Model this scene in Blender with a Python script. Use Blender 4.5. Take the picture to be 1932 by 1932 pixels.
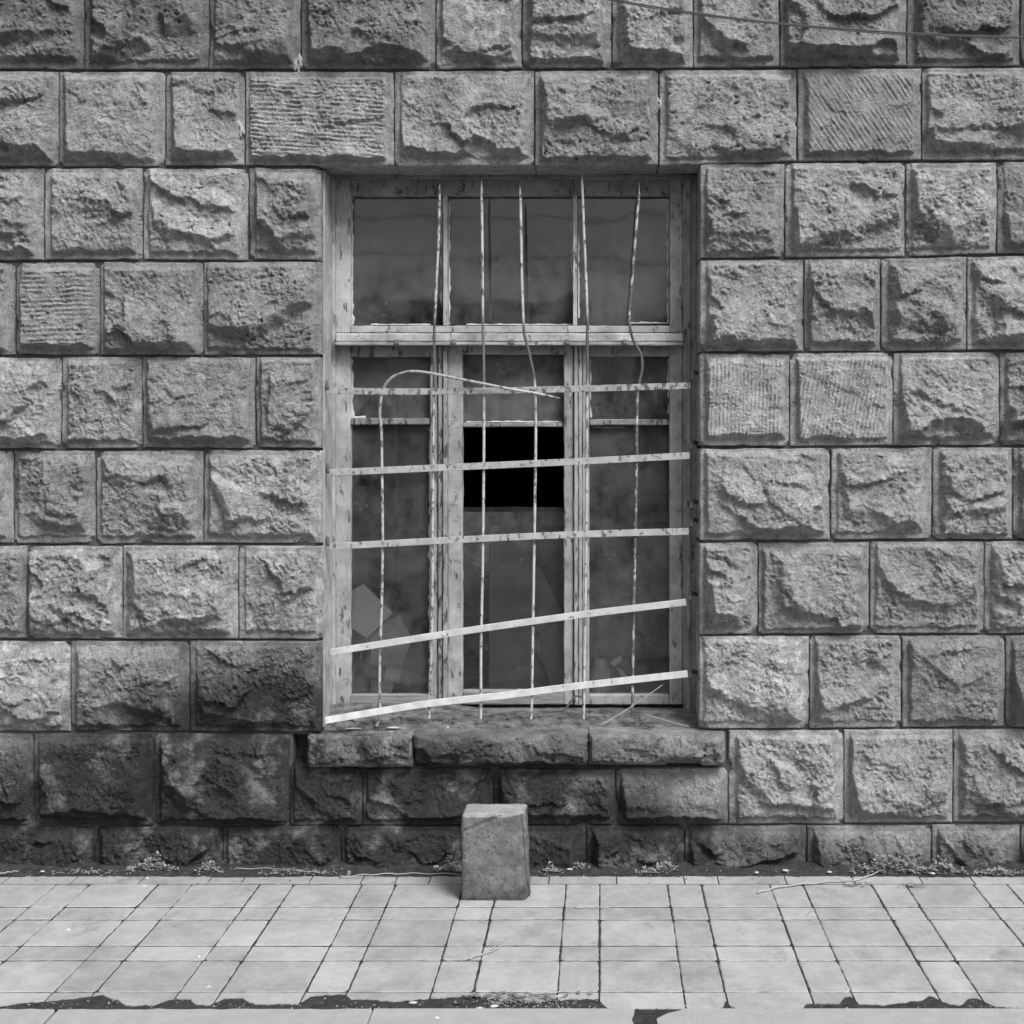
import bpy, bmesh, math, random
import numpy as np
from mathutils import Vector

for o in list(bpy.data.objects):
    bpy.data.objects.remove(o)
scene = bpy.context.scene
COL = scene.collection

# ------------------------------------------------------------------ camera
D0 = 4.615          # metres from the lens to the wall face
F = 2715.0          # focal length in survey units (1932 across the picture)
EYE = 1.40
VX, VY = 1133.0, 810.0
cam_d = bpy.data.cameras.new("camera")
cam = bpy.data.objects.new("camera", cam_d)
COL.objects.link(cam)
scene.camera = cam
cam.location = (0, -D0, EYE)
cam.rotation_euler = (math.radians(90), 0, 0)
cam_d.sensor_width = 36
cam_d.lens = 36 * F / 1932
cam_d.shift_x = -(VX - 966) / 1932
cam_d.shift_y = -(966 - VY) / 1932
cam_d.clip_start = 0.05
cam_d.clip_end = 500

# ------------------------------------------------------------------ world, sun, exposure
SUN_EL, SUN_AZ = 47.0, 38.0          # azimuth: degrees to the right of straight out from the wall
w = bpy.data.worlds.new("World")
scene.world = w
w.use_nodes = True
nt = w.node_tree
nt.nodes.clear()
sky = nt.nodes.new("ShaderNodeTexSky")
sky.sky_type = 'NISHITA'
sky.sun_disc = False
sky.sun_elevation = math.radians(SUN_EL)
sky.sun_rotation = math.radians(180 - SUN_AZ)
sky.air_density = 1.6
sky.dust_density = 5.0
bw = nt.nodes.new("ShaderNodeRGBToBW")      # a colourless, overcast sky
bg = nt.nodes.new("ShaderNodeBackground")
bg.inputs[1].default_value = 0.06
wo = nt.nodes.new("ShaderNodeOutputWorld")
nt.links.new(sky.outputs[0], bw.inputs[0])
nt.links.new(bw.outputs[0], bg.inputs[0])
nt.links.new(bg.outputs[0], wo.inputs[0])

sd = bpy.data.lights.new("sun", 'SUN')
sd.energy = 1.5
sd.angle = math.radians(24)
sun = bpy.data.objects.new("sun", sd)
COL.objects.link(sun)
el, az = math.radians(SUN_EL), math.radians(SUN_AZ)
sdir = Vector((math.sin(az) * math.cos(el), -math.cos(az) * math.cos(el), math.sin(el)))
sun.rotation_euler = sdir.to_track_quat('Z', 'Y').to_euler()
sun.location = (3, -6, 8)

scene.view_settings.view_transform = 'Standard'
scene.view_settings.look = 'None'
scene.view_settings.exposure = 1.15
scene.view_settings.gamma = 1
scene.view_settings.use_curve_mapping = False
scene.render.engine = 'CYCLES'
scene.render.resolution_x = 1024
scene.render.resolution_y = 1024

# ------------------------------------------------------------------ helpers
S = D0 / F
rnd = random.Random(7)


def WX(px, Y=0.0):
    return (px - VX) * (D0 + Y) / F


def WZ(py, Y=0.0):
    return EYE - (py - VY) * (D0 + Y) / F


def PT(px, py, Y=0.0):
    return (WX(px, Y), Y, WZ(py, Y))


def GY(py):                       # depth of a point of the ground at survey height py
    return EYE * F / (py - VY) - D0


def GP(px, py, z=0.0):
    Y = (EYE - z) * F / (py - VY) - D0
    return (WX(px, Y), Y, z)


def tag(o, label=None, cat=None, group=None, kind=None):
    if label: o['label'] = label
    if cat: o['category'] = cat; o['kind'] = 'thing'
    if group: o['group'] = group
    if kind: o['kind'] = kind
    return o


def link(o, parent=None):
    COL.objects.link(o)
    if parent is not None:
        o.parent = parent
    return o


def empty(name, loc=(0, 0, 0)):
    o = bpy.data.objects.new(name, None)
    o.location = loc
    COL.objects.link(o)
    return o


def wloc(o):
    v = Vector((0, 0, 0))
    while o is not None:
        v += o.location
        o = o.parent
    return v


def mesh_obj(name, verts, faces, mat, parent=None, smooth=False, origin=None):
    """verts in world space; linked as one object whose origin is its middle"""
    v = np.asarray(verts, dtype=np.float64)
    if origin is None:
        origin = (v.min(0) + v.max(0)) / 2
    origin = np.asarray(origin, dtype=np.float64)
    v = v - origin
    me = bpy.data.meshes.new(name)
    if isinstance(faces, np.ndarray):
        nf, k = faces.shape
        me.vertices.add(len(v))
        me.vertices.foreach_set("co", v.astype(np.float32).ravel())
        me.loops.add(nf * k)
        me.loops.foreach_set("vertex_index", faces.astype(np.int32).ravel())
        me.polygons.add(nf)
        me.polygons.foreach_set("loop_start", np.arange(0, nf * k, k, dtype=np.int32))
        me.polygons.foreach_set("loop_total", np.full(nf, k, dtype=np.int32))
        me.update(calc_edges=True)
    else:
        me.from_pydata([tuple(a) for a in v], [], faces)
        me.update()
    me.materials.append(mat)
    if smooth:
        me.polygons.foreach_set("use_smooth", [True] * len(me.polygons))
    o = bpy.data.objects.new(name, me)
    link(o, parent)
    base = wloc(parent) if parent is not None else Vector((0, 0, 0))
    o.location = Vector(origin.tolist()) - base
    return o


def box_vf(x0, x1, y0, y1, z0, z1):
    v = [(x0, y0, z0), (x1, y0, z0), (x1, y1, z0), (x0, y1, z0), (x0, y0, z1), (x1, y0, z1), (x1, y1, z1), (x0, y1, z1)]
    f = [(0, 3, 2, 1), (4, 5, 6, 7), (0, 1, 5, 4), (1, 2, 6, 5), (2, 3, 7, 6), (3, 0, 4, 7)]
    return v, f


def bev_box(name, x0, x1, y0, y1, z0, z1, mat, parent=None, bev=0.002, jit=0.0, cuts=0):
    bm = bmesh.new()
    v, f = box_vf(x0, x1, y0, y1, z0, z1)
    bv = [bm.verts.new(a) for a in v]
    for q in f: bm.faces.new([bv[i] for i in q])
    if bev > 0:
        bmesh.ops.bevel(bm, geom=bm.edges[:], offset=bev, segments=1, affect='EDGES', profile=0.5)
    if cuts:
        lx, lz = abs(x1 - x0), abs(z1 - z0)
        n = max(2, int(max(lx, lz) / 0.03))
        ax = 0 if lx > lz else 2
        lo = (x0, 0, z0)[ax]; L = max(lx, lz)
        for k in range(1, n):
            p = [0, 0, 0]; p[ax] = lo + L * k / n
            nn = [0, 0, 0]; nn[ax] = 1
            bmesh.ops.bisect_plane(bm, geom=bm.verts[:] + bm.edges[:] + bm.faces[:], plane_co=p, plane_no=nn)
        r = random.Random(int(abs(x0 * 9137 + z0 * 773) * 100))
        for vv in bm.verts:
            vv.co.x += r.uniform(-cuts, cuts) * (ax == 2)
            vv.co.z += r.uniform(-cuts, cuts) * (ax == 0)
            vv.co.y += r.uniform(-cuts, cuts) * 0.6
    bmesh.ops.recalc_face_normals(bm, faces=bm.faces[:])
    verts = [tuple(a.co) for a in bm.verts]
    bm.verts.index_update()
    faces = [tuple(q.index for q in fc.verts) for fc in bm.faces]
    bm.free()
    return mesh_obj(name, verts, faces, mat, parent)


def tube_vf(pts, radii, sides=8, flat=None):
    pts = [Vector(p) for p in pts]
    n = len(pts)
    V, Fc = [], []
    up = Vector((0, 1, 0.01)).normalized()
    for i, p in enumerate(pts):
        t = (pts[min(i + 1, n - 1)] - pts[max(i - 1, 0)]).normalized()
        a = t.cross(up)
        if a.length < 1e-4: a = t.cross(Vector((1, 0, 0)))
        a.normalize(); b = a.cross(t).normalized()
        r = radii[i] if hasattr(radii, '__len__') else radii
        for k in range(sides):
            th = 2 * math.pi * k / sides
            V.append(tuple(p + a * (math.cos(th) * r) + b * (math.sin(th) * r)))
    for i in range(n - 1):
        for k in range(sides):
            k2 = (k + 1) % sides
            Fc.append((i * sides + k, i * sides + k2, (i + 1) * sides + k2, (i + 1) * sides + k))
    Fc.append(tuple(range(sides - 1, -1, -1)))
    Fc.append(tuple((n - 1) * sides + k for k in range(sides)))
    return V, Fc


def smooth_path(pts, per=6):
    P = [Vector(p) for p in pts]
    if len(P) < 3: return P
    out = []
    for i in range(len(P) - 1):
        p0 = P[max(i - 1, 0)]; p1 = P[i]; p2 = P[i + 1]; p3 = P[min(i + 2, len(P) - 1)]
        m1 = (p2 - p0) * 0.5; m2 = (p3 - p1) * 0.5
        L = (p2 - p1).length
        for m in (m1, m2):
            if m.length > 1.2 * L: m *= 1.2 * L / m.length
        for k in range(per):
            t = k / per; t2, t3 = t * t, t * t * t
            out.append(p1 * (2 * t3 - 3 * t2 + 1) + m1 * (t3 - 2 * t2 + t) + p2 * (-2 * t3 + 3 * t2) + m2 * (t3 - t2))
    out.append(P[-1])
    return out


# ---- vector noise
def _grad(ix, iy, seed):
    h = (ix.astype(np.int64) * 374761393 + iy.astype(np.int64) * 668265263 + seed * 2246822519) & 0xFFFFFFFF
    h = ((h ^ (h >> 13)) * 1274126177) & 0xFFFFFFFF
    h = h ^ (h >> 16)
    a = (h & 0xFFFF) * (2 * math.pi / 65536.0)
    return np.cos(a), np.sin(a)


def perlin(x, y, seed=0):
    x = np.asarray(x, dtype=np.float64); y = np.asarray(y, dtype=np.float64)
    x, y = np.broadcast_arrays(x, y)
    ix = np.floor(x); iy = np.floor(y)
    fx = x - ix; fy = y - iy
    u = fx * fx * fx * (fx * (fx * 6 - 15) + 10); v = fy * fy * fy * (fy * (fy * 6 - 15) + 10)
    ix = ix.astype(np.int64); iy = iy.astype(np.int64)
    r = []
    for dx in (0, 1):
        for dy in (0, 1):
            gx, gy = _grad(ix + dx, iy + dy, seed)
            r.append(gx * (fx - dx) + gy * (fy - dy))
    a = r[0] * (1 - u) + r[2] * u
    b = r[1] * (1 - u) + r[3] * u
    return (a * (1 - v) + b * v) * 1.5


def fbm(x, y, seed, octs=4, gain=0.5, ridged=False):
    s = 0.0; a = 1.0; t = 0.0
    for k in range(octs):
        n = perlin(x * 2 ** k, y * 2 ** k, seed + 17 * k)
        if ridged: n = 1 - 2 * np.abs(n)
        s = s + a * n; t += a; a *= gain
    return s / t


# ------------------------------------------------------------------ materials
class NT:
    def __init__(self, name):
        m = bpy.data.materials.new(name); m.use_nodes = True
        self.m = m; self.t = m.node_tree; self.t.nodes.clear()
        self.out = self.n("ShaderNodeOutputMaterial")

    def n(self, typ, **kw):
        nd = self.t.nodes.new(typ)
        for k, v in kw.items(): setattr(nd, k, v)
        return nd

    def l(self, a, b): self.t.links.new(a, b)

    def setin(self, nd, i, v):
        if v is None: return
        if hasattr(v, 'is_linked') or isinstance(v, bpy.types.NodeSocket): self.l(v, nd.inputs[i])
        else: nd.inputs[i].default_value = v

    def math(self, op, a, b=None, c=None, clamp=False):
        nd = self.n("ShaderNodeMath", operation=op); nd.use_clamp = clamp
        self.setin(nd, 0, a); self.setin(nd, 1, b); self.setin(nd, 2, c)
        return nd.outputs[0]

    def noise(self, vec, scale, detail=4, rough=0.55, dist=0.0, typ=None):
        nd = self.n("ShaderNodeTexNoise")
        nd.inputs['Scale'].default_value = scale; nd.inputs['Detail'].default_value = detail
        nd.inputs['Roughness'].default_value = rough; nd.inputs['Distortion'].default_value = dist
        if vec is not None: self.l(vec, nd.inputs['Vector'])
        return nd.outputs[0]

    def vor(self, vec, scale, feature='F1', rnd_=1.0):
        nd = self.n("ShaderNodeTexVoronoi", feature=feature)
        nd.inputs['Scale'].default_value = scale
        nd.inputs['Randomness'].default_value = rnd_
        self.l(vec, nd.inputs['Vector'])
        return nd.outputs[0]

    def mapr(self, v, a, b, c=0.0, d=1.0, smooth=True):
        nd = self.n("ShaderNodeMapRange")
        nd.interpolation_type = 'SMOOTHSTEP' if smooth else 'LINEAR'
        self.setin(nd, 0, v); nd.inputs[1].default_value = a; nd.inputs[2].default_value = b
        nd.inputs[3].default_value = c; nd.inputs[4].default_value = d
        return nd.outputs[0]

    def mapping(self, vec, scale=(1, 1, 1), rot=(0, 0, 0)):
        nd = self.n("ShaderNodeMapping")
        nd.inputs['Scale'].default_value = scale; nd.inputs['Rotation'].default_value = rot
        self.l(vec, nd.inputs[0])
        return nd.outputs[0]

    def pos(self, per_object=0.0):
        g = self.n("ShaderNodeNewGeometry")
        if not per_object: return g.outputs['Position']
        oi = self.n("ShaderNodeObjectInfo")
        sc = self.math('MULTIPLY', oi.outputs['Random'], per_object)
        ad = self.n("ShaderNodeVectorMath", operation='ADD')
        self.l(g.outputs['Position'], ad.inputs[0]); self.l(sc, ad.inputs[1])
        return ad.outputs[0]

    def mix(self, f, a, b):
        nd = self.n("ShaderNodeMix", data_type='FLOAT')
        self.setin(nd, 0, f); self.setin(nd, 2, a); self.setin(nd, 3, b)
        return nd.outputs[0]

    def bump(self, h, dist, strength=1.0, prev=None):
        nd = self.n("ShaderNodeBump")
        nd.inputs['Strength'].default_value = strength; nd.inputs['Distance'].default_value = dist
        self.l(h, nd.inputs['Height'])
        if prev is not None: self.l(prev, nd.inputs['Normal'])
        return nd.outputs[0]

    def principled(self, val, rough=0.9, normal=None, spec=0.3, metallic=0.0):
        p = self.n("ShaderNodeBsdfPrincipled")
        if isinstance(val, bpy.types.NodeSocket):
            c = self.n("ShaderNodeCombineColor")
            for i in range(3): self.l(val, c.inputs[i])
            self.l(c.outputs[0], p.inputs['Base Color'])
        else:
            p.inputs['Base Color'].default_value = (val, val, val, 1)
        self.setin(p, 'Roughness', rough)
        p.inputs['Specular IOR Level'].default_value = spec
        p.inputs['Metallic'].default_value = metallic
        if normal is not None: self.l(normal, p.inputs['Normal'])
        self.l(p.outputs[0], self.out.inputs[0])
        return p


def mat_stone():
    """grey tuff. object colour: r = tint, g = pale crust, b = extra grime and darkening"""
    k = NT("tuff")
    p = k.pos(9.0); wp = k.pos()
    oi = k.n("ShaderNodeObjectInfo")
    sep = k.n("ShaderNodeSeparateColor"); k.l(oi.outputs['Color'], sep.inputs[0])
    sx = k.n("ShaderNodeSeparateXYZ"); k.l(wp, sx.inputs[0])
    big = k.noise(p, 6, 4, 0.6)
    mid = k.noise(p, 34, 6, 0.72)
    fine = k.noise(p, 210, 3, 0.75)
    base = k.math('ADD', 0.335, k.math('MULTIPLY', k.math('SUBTRACT', big, 0.5), 0.30))
    base = k.math('ADD', base, k.math('MULTIPLY', k.math('SUBTRACT', mid, 0.5), 0.62))
    base = k.math('ADD', base, k.math('MULTIPLY', k.math('SUBTRACT', fine, 0.5), 0.62))
    # pores
    pore = k.mapr(k.vor(p, 70), 0.10, 0.30, 1, 0)
    pmask = k.mapr(k.noise(p, 14, 2), 0.48, 0.62)
    pore = k.math('MULTIPLY', pore, pmask)
    base = k.math('MULTIPLY', base, k.math('SUBTRACT', 1, k.math('MULTIPLY', pore, 0.6)))
    # pale crust
    pale = k.mapr(k.noise(p, 18, 6, 0.7), 0.50, 0.60)
    pale = k.math('MULTIPLY', pale, sep.outputs[1])
    base = k.math('ADD', base, k.math('MULTIPLY', pale, 0.22))
    base = k.math('MULTIPLY', base, k.math('MULTIPLY', sep.outputs[0], 2.0))
    # damp and soot at the wall foot, higher on the left and round the sill
    rx = k.mapr(sx.outputs[0], WX(-300), WX(2200), 0, 1, smooth=False)
    cr = k.n("ShaderNodeValToRGB"); k.l(rx, cr.inputs[0])
    stops = [(-300, .40), (0, .44), (130, .46), (250, .60), (520, .72), (612, .70), (690, .47), (900, .44), (1130, .37),
             (1370, .15), (1600, .07), (2200, .12)]
    els = cr.color_ramp.elements
    while len(els) < len(stops): els.new(0.5)
    for e, (dx, v) in zip(els, stops):
        e.position = (dx + 300) / 2500.0; e.color = (v, v, v, 1)
    bwn = k.n("ShaderNodeRGBToBW"); k.l(cr.outputs[0], bwn.inputs[0])
    n1 = k.noise(wp, 5, 4, 0.6)
    hgt = k.math('ADD', k.math('SUBTRACT', bwn.outputs[0], sx.outputs[2]), k.math('MULTIPLY', k.math('SUBTRACT', n1, 0.5), 0.35))
    damp = k.mapr(hgt, -0.16, 0.17)
    spots = k.math('MAXIMUM', k.mapr(k.noise(p, 45, 5, 0.7), 0.60, 0.76), k.mapr(k.noise(wp, 8, 5, 0.65), 0.50, 0.68))
    damp = k.math('MULTIPLY', damp, k.math('SUBTRACT', 1, k.math('MULTIPLY', spots, 0.45)))
    crust = k.math('MULTIPLY', k.mapr(k.noise(p, 13, 6, 0.72), 0.44, 0.56), k.mapr(sep.outputs[1], 0.5, 1.0))
    damp = k.math('MULTIPLY', damp, k.math('SUBTRACT', 1, k.math('MULTIPLY', crust, 0.75)))
    base = k.math('MULTIPLY', base, k.math('SUBTRACT', 1, k.math('MULTIPLY', damp, 0.86)))
    gr = k.math('MULTIPLY', sep.outputs[2], k.mapr(k.noise(p, 9, 4, 0.65), 0.35, 0.62))
    base = k.math('MULTIPLY', base, k.math('SUBTRACT', 1, k.math('MULTIPLY', gr, 0.6)), clamp=True)
    b = k.bump(mid, 0.012, 0.9)
    st = k.noise(k.mapping(p, (1, 1, 2.2), (0, math.radians(28), 0)), 110, 4, 0.7)
    b = k.bump(st, 0.009, 0.9, b)
    b = k.bump(fine, 0.0035, 0.9, b)
    b = k.bump(pore, 0.004, -0.6 if False else 0.6, b)
    k.principled(base, 0.95, b, 0.15)
    return k.m


def mat_simple(name, v, var=0.05, scale=30, rough=0.9, bump=0.002, bscale=80, spec=0.3, per=5.0, stretch=(1, 1, 1)):
    k = NT(name)
    p = k.mapping(k.pos(per), stretch)
    n = k.noise(p, scale, 5, 0.6)
    base = k.math('ADD', v, k.math('MULTIPLY', k.math('SUBTRACT', n, 0.5), var * 2), clamp=True)
    n2 = k.noise(p, bscale, 4, 0.65)
    k.principled(base, rough, k.bump(n2, bump), spec)
    return k.m


def mat_tile():
    k = NT("concrete_tile")
    p = k.pos(6.0); wp = k.pos()
    oi = k.n("ShaderNodeObjectInfo")
    n = k.noise(wp, 3.5, 6, 0.65); n2 = k.noise(p, 60, 4, 0.7); n3 = k.noise(p, 420, 2, 0.6); n4 = k.noise(k.mapping(wp, (1, .7, 1)), 15, 6, 0.72)
    base = k.math('ADD', 0.350, k.math('MULTIPLY', k.math('SUBTRACT', n, 0.5), 0.30))
    base = k.math('ADD', base, k.math('MULTIPLY', k.math('SUBTRACT', n4, 0.5), 0.30))
    base = k.math('ADD', base, k.math('MULTIPLY', k.math('SUBTRACT', n2, 0.5), 0.08))
    base = k.math('ADD', base, k.math('MULTIPLY', k.math('SUBTRACT', n3, 0.5), 0.12))
    base = k.math('ADD', base, k.math('MULTIPLY', k.math('SUBTRACT', oi.outputs['Random'], 0.5), 0.085))
    streak = k.mapr(k.noise(k.mapping(wp, (1, .6, 1)), 8, 6, 0.75), 0.56, 0.70)
    base = k.math('MULTIPLY', base, k.math('SUBTRACT', 1, k.math('MULTIPLY', streak, 0.26)))
    blot = k.mapr(k.noise(wp, 26, 5, 0.7), 0.64, 0.70)
    base = k.math('MULTIPLY', base, k.math('SUBTRACT', 1, k.math('MULTIPLY', blot, 0.22)))
    sp = k.math('MULTIPLY', k.mapr(k.vor(p, 30), 0.05, 0.12, 1, 0), k.mapr(k.noise(p, 9, 2), 0.6, 0.68))
    base = k.math('MULTIPLY', base, k.math('SUBTRACT', 1, k.math('MULTIPLY', sp, 0.35)))
    b = k.bump(n2, 0.0015); b = k.bump(n3, 0.0006, 0.8, b)
    k.principled(base, 0.88, b, 0.25)
    return k.m


def mat_paint():
    """old pale oil paint on wood, cracked along and across the grain.  object colour r = tint"""
    k = NT("cracked_paint")
    p = k.pos(4.0)
    oi = k.n("ShaderNodeObjectInfo")
    sep = k.n("ShaderNodeSeparateColor"); k.l(oi.outputs['Color'], sep.inputs[0])
    grain = k.noise(k.mapping(p, (1, 1, 0.10)), 160, 4, 0.6)
    blot = k.noise(p, 11, 5, 0.65)
    crk = k.vor(k.mapping(p, (1, 1, 2.0)), 75, 'DISTANCE_TO_EDGE')
    crack = k.mapr(crk, 0.0, 0.07, 1, 0)
    cm = k.mapr(k.noise(p, 16, 5, 0.7), 0.52, 0.64)
    crack = k.math('MULTIPLY', crack, cm)
    pn = k.math('ADD', k.noise(k.mapping(p, (1, 1, 0.30)), 55, 5, 0.68), k.math('MULTIPLY', sep.outputs[1], 0.13))
    pn = k.math('ADD', pn, k.math('MULTIPLY', k.math('SUBTRACT', k.noise(p, 5, 3), 0.5), 0.22))
    peel = k.mapr(pn, 0.63, 0.70)
    base = k.math('ADD', 0.34, k.math('MULTIPLY', k.math('SUBTRACT', blot, 0.5), 0.56))
    base = k.math('ADD', base, k.math('MULTIPLY', k.math('SUBTRACT', grain, 0.5), 0.16))
    base = k.math('MULTIPLY', base, k.math('SUBTRACT', 1, k.math('MULTIPLY', crack, 0.55)))
    base = k.mix(peel, base, 0.09)
    base = k.math('MULTIPLY', base, k.math('MULTIPLY', sep.outputs[0], 2.0), clamp=True)
    h = k.math('SUBTRACT', k.math('MULTIPLY', grain, 0.5), k.math('ADD', crack, peel))
    k.principled(base, 0.72, k.bump(h, 0.0015), 0.35)
    return k.m


def mat_metal():
    """chipped white paint on rusty iron. object colour r = tint, g = rust share"""
    k = NT("chipped_iron")
    p = k.pos(3.0); wp = k.pos()
    oi = k.n("ShaderNodeObjectInfo")
    sep = k.n("ShaderNodeSeparateColor"); k.l(oi.outputs['Color'], sep.inputs[0])
    sx = k.n("ShaderNodeSeparateXYZ"); k.l(wp, sx.inputs[0])
    # bare stretch where the rods were forced apart
    zn = k.math('ADD', sx.outputs[2], k.math('MULTIPLY', k.math('SUBTRACT', k.noise(p, 4, 2), 0.5), 0.12))
    band = k.math('MULTIPLY', k.mapr(zn, WZ(745), WZ(715)), k.mapr(zn, WZ(610), WZ(585), 1, 0))
    band = k.math('MULTIPLY', band, sep.outputs[2])
    n = k.noise(k.mapping(p, (1, 1, 0.6)), 62, 5, 0.74)
    thr = k.math('SUBTRACT', 0.78, k.math('MULTIPLY', sep.outputs[1], 0.42))
    chip = k.mapr(k.math('SUBTRACT', n, thr), -0.02, 0.03)
    rust = k.math('MAXIMUM', chip, band)
    pt = k.math('ADD', 0.36, k.math('MULTIPLY', k.math('SUBTRACT', k.noise(p, 25, 4), 0.5), 0.35))
    pt = k.math('MULTIPLY', pt, k.math('MULTIPLY', sep.outputs[0], 2))
    rs = k.math('ADD', 0.075, k.math('MULTIPLY', k.math('SUBTRACT', k.noise(p, 60, 4), 0.5), 0.08))
    base = k.mix(k.math('MULTIPLY', rust, 0.93), pt, rs)
    k.principled(k.math('MINIMUM', base, 0.85), k.mix(rust, 0.55, 0.85), k.bump(k.math('SUBTRACT', 1, rust), 0.0008), 0.4)
    return k.m


def mat_glass():
    """dirty window glass: clear, dusty film and a clean reflection. object colour r = dust"""
    k = NT("dirty_glass")
    p = k.pos(3.0)
    oi = k.n("ShaderNodeObjectInfo")
    sep = k.n("ShaderNodeSeparateColor"); k.l(oi.outputs['Color'], sep.inputs[0])
    n = k.noise(p, 7, 6, 0.72); sp = k.mapr(k.vor(p, 38), 0.05, 0.30, 1, 0)
    n2 = k.noise(k.mapping(p, (1, 1, 0.4)), 45, 5, 0.75)
    spm = k.mapr(k.noise(p, 12, 3), 0.52, 0.66)
    mot = k.math('ADD', k.mapr(n, 0.30, 0.70, 0.20, 1.60), k.mapr(n2, 0.35, 0.7, -0.10, 0.22))
    mot = k.math('MULTIPLY', mot, 0.5)
    d = k.math('MULTIPLY', sep.outputs[0], mot)
    d = k.math('ADD', d, k.math('MULTIPLY', k.math('MULTIPLY', sp, spm), 0.16), clamp=True)
    tr = k.n("ShaderNodeBsdfTransparent"); tr.inputs[0].default_value = (.97, .97, .97, 1)
    df = k.n("ShaderNodeBsdfDiffuse"); df.inputs[0].default_value = (.26, .26, .26, 1)
    gl = k.n("ShaderNodeBsdfGlossy"); gl.inputs['Roughness'].default_value = 0.03
    wav = k.bump(k.noise(p, 4, 2, 0.4), 0.002, 0.5)
    k.l(wav, gl.inputs['Normal'])
    fr = k.n("ShaderNodeFresnel"); fr.inputs[0].default_value = 1.60
    m1 = k.n("ShaderNodeMixShader"); k.l(d, m1.inputs[0]); k.l(tr.outputs[0], m1.inputs[1]); k.l(df.outputs[0], m1.inputs[2])
    m2 = k.n("ShaderNodeMixShader"); k.l(fr.outputs[0], m2.inputs[0]); k.l(m1.outputs[0], m2.inputs[1]); k.l(gl.outputs[0], m2.inputs[2])
    k.l(m2.outputs[0], k.out.inputs[0])
    return k.m


M_STONE = mat_stone()
M_TILE = mat_tile()
M_PAINT = mat_paint()
M_METAL = mat_metal()
M_GLASS = mat_glass()
M_MORTAR = mat_simple("mortar", 0.075, 0.05, 25, 0.95, 0.004, 60)
M_SOIL = mat_simple("dark_soil", 0.05, 0.05, 40, 0.98, 0.008, 90, 0.1)
M_KERB = mat_simple("kerb_concrete", 0.36, 0.07, 20, 0.9, 0.003, 120)
def mat_block():
    k = NT("sawn_tuff")
    p = k.pos(); sx = k.n("ShaderNodeSeparateXYZ"); k.l(p, sx.inputs[0])
    n1 = k.noise(p, 13, 5, 0.65); n2 = k.noise(p, 40, 6, 0.75); n3 = k.noise(p, 300, 2, 0.7)
    base = k.math('ADD', 0.140, k.math('MULTIPLY', k.math('SUBTRACT', n1, 0.5), 0.34))
    base = k.math('ADD', base, k.math('MULTIPLY', k.math('SUBTRACT', n2, 0.5), 0.20))
    base = k.math('ADD', base, k.math('MULTIPLY', k.math('SUBTRACT', n3, 0.5), 0.14))
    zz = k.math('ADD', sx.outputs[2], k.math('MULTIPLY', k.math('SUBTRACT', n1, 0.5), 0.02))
    base = k.math('ADD', base, k.mapr(zz, 0.246, 0.252, 0, 0.18))  # top brightened in colour too, beyond the skylight it catches
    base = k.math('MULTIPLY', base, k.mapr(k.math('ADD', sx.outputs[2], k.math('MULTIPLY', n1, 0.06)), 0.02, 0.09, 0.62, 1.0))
    pore = k.math('MULTIPLY', k.mapr(k.vor(p, 75), 0.12, 0.34, 1, 0), k.mapr(n1, 0.42, 0.58))
    base = k.math('MULTIPLY', base, k.math('SUBTRACT', 1, k.math('MULTIPLY', pore, 0.5)))
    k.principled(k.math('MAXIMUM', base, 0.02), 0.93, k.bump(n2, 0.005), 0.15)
    return k.m


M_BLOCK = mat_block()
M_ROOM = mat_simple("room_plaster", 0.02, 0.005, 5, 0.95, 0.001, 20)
M_BOARD = mat_simple("grey_board", 0.30, 0.06, 6, 0.85, 0.001, 60)
M_BED = mat_simple("rubble_bed", 0.15, 0.22, 45, 0.95, 0.012, 90, 0.1, 3.0, (0.5, 1, 1))
M_WOODOLD = mat_simple("weathered_wood", 0.17, 0.07, 22, 0.92, 0.006, 60, 0.2, 3.0, (0.25, 1, 1))
M_RAILOLD = mat_simple("bare_rail", 0.26, 0.16, 30, 0.9, 0.008, 50, 0.2, 3.0, (0.2, 1, 1.6))
M_SPLASH = mat_simple("lime_mortar", 0.42, 0.20, 60, 0.95, 0.005, 120)
M_PUTTY = mat_simple("old_putty", 0.42, 0.12, 40, 0.85, 0.002, 90)
M_TWIG = mat_simple("dry_twig", 0.36, 0.12, 60, 0.9, 0.001, 200)
M_LEAF = mat_simple("weed_leaf", 0.26, 0.14, 60, 0.8, 0.001, 200)
M_PALE = mat_simple("pale_scrap", 0.50, 0.08, 40, 0.8, 0.001, 100)
M_CABLE = mat_simple("cable_sheath", 0.07, 0.01, 10, 0.6, 0.0005, 50)
M_ROAD = mat_simple("asphalt", 0.06, 0.02, 12, 0.9, 0.004, 120)
M_GROUND = mat_simple("ground_dust", 0.12, 0.04, 3, 0.95, 0.004, 20)
M_HOUSE = mat_simple("house_render", 0.10, 0.03, 2, 0.9, 0.003, 20)
M_ROOF = mat_simple("roof_sheet", 0.12, 0.03, 3, 0.7, 0.003, 20)
M_PET = mat_simple("clear_plastic", 0.45, 0.05, 20, 0.25, 0.001, 40, 0.6)

# ------------------------------------------------------------------ the stone wall
wall = empty("stone_wall", (0, 0, 0))
tag(wall, "grey rock-faced tuff block wall with a recessed window and dark damp foot", "wall")

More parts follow.
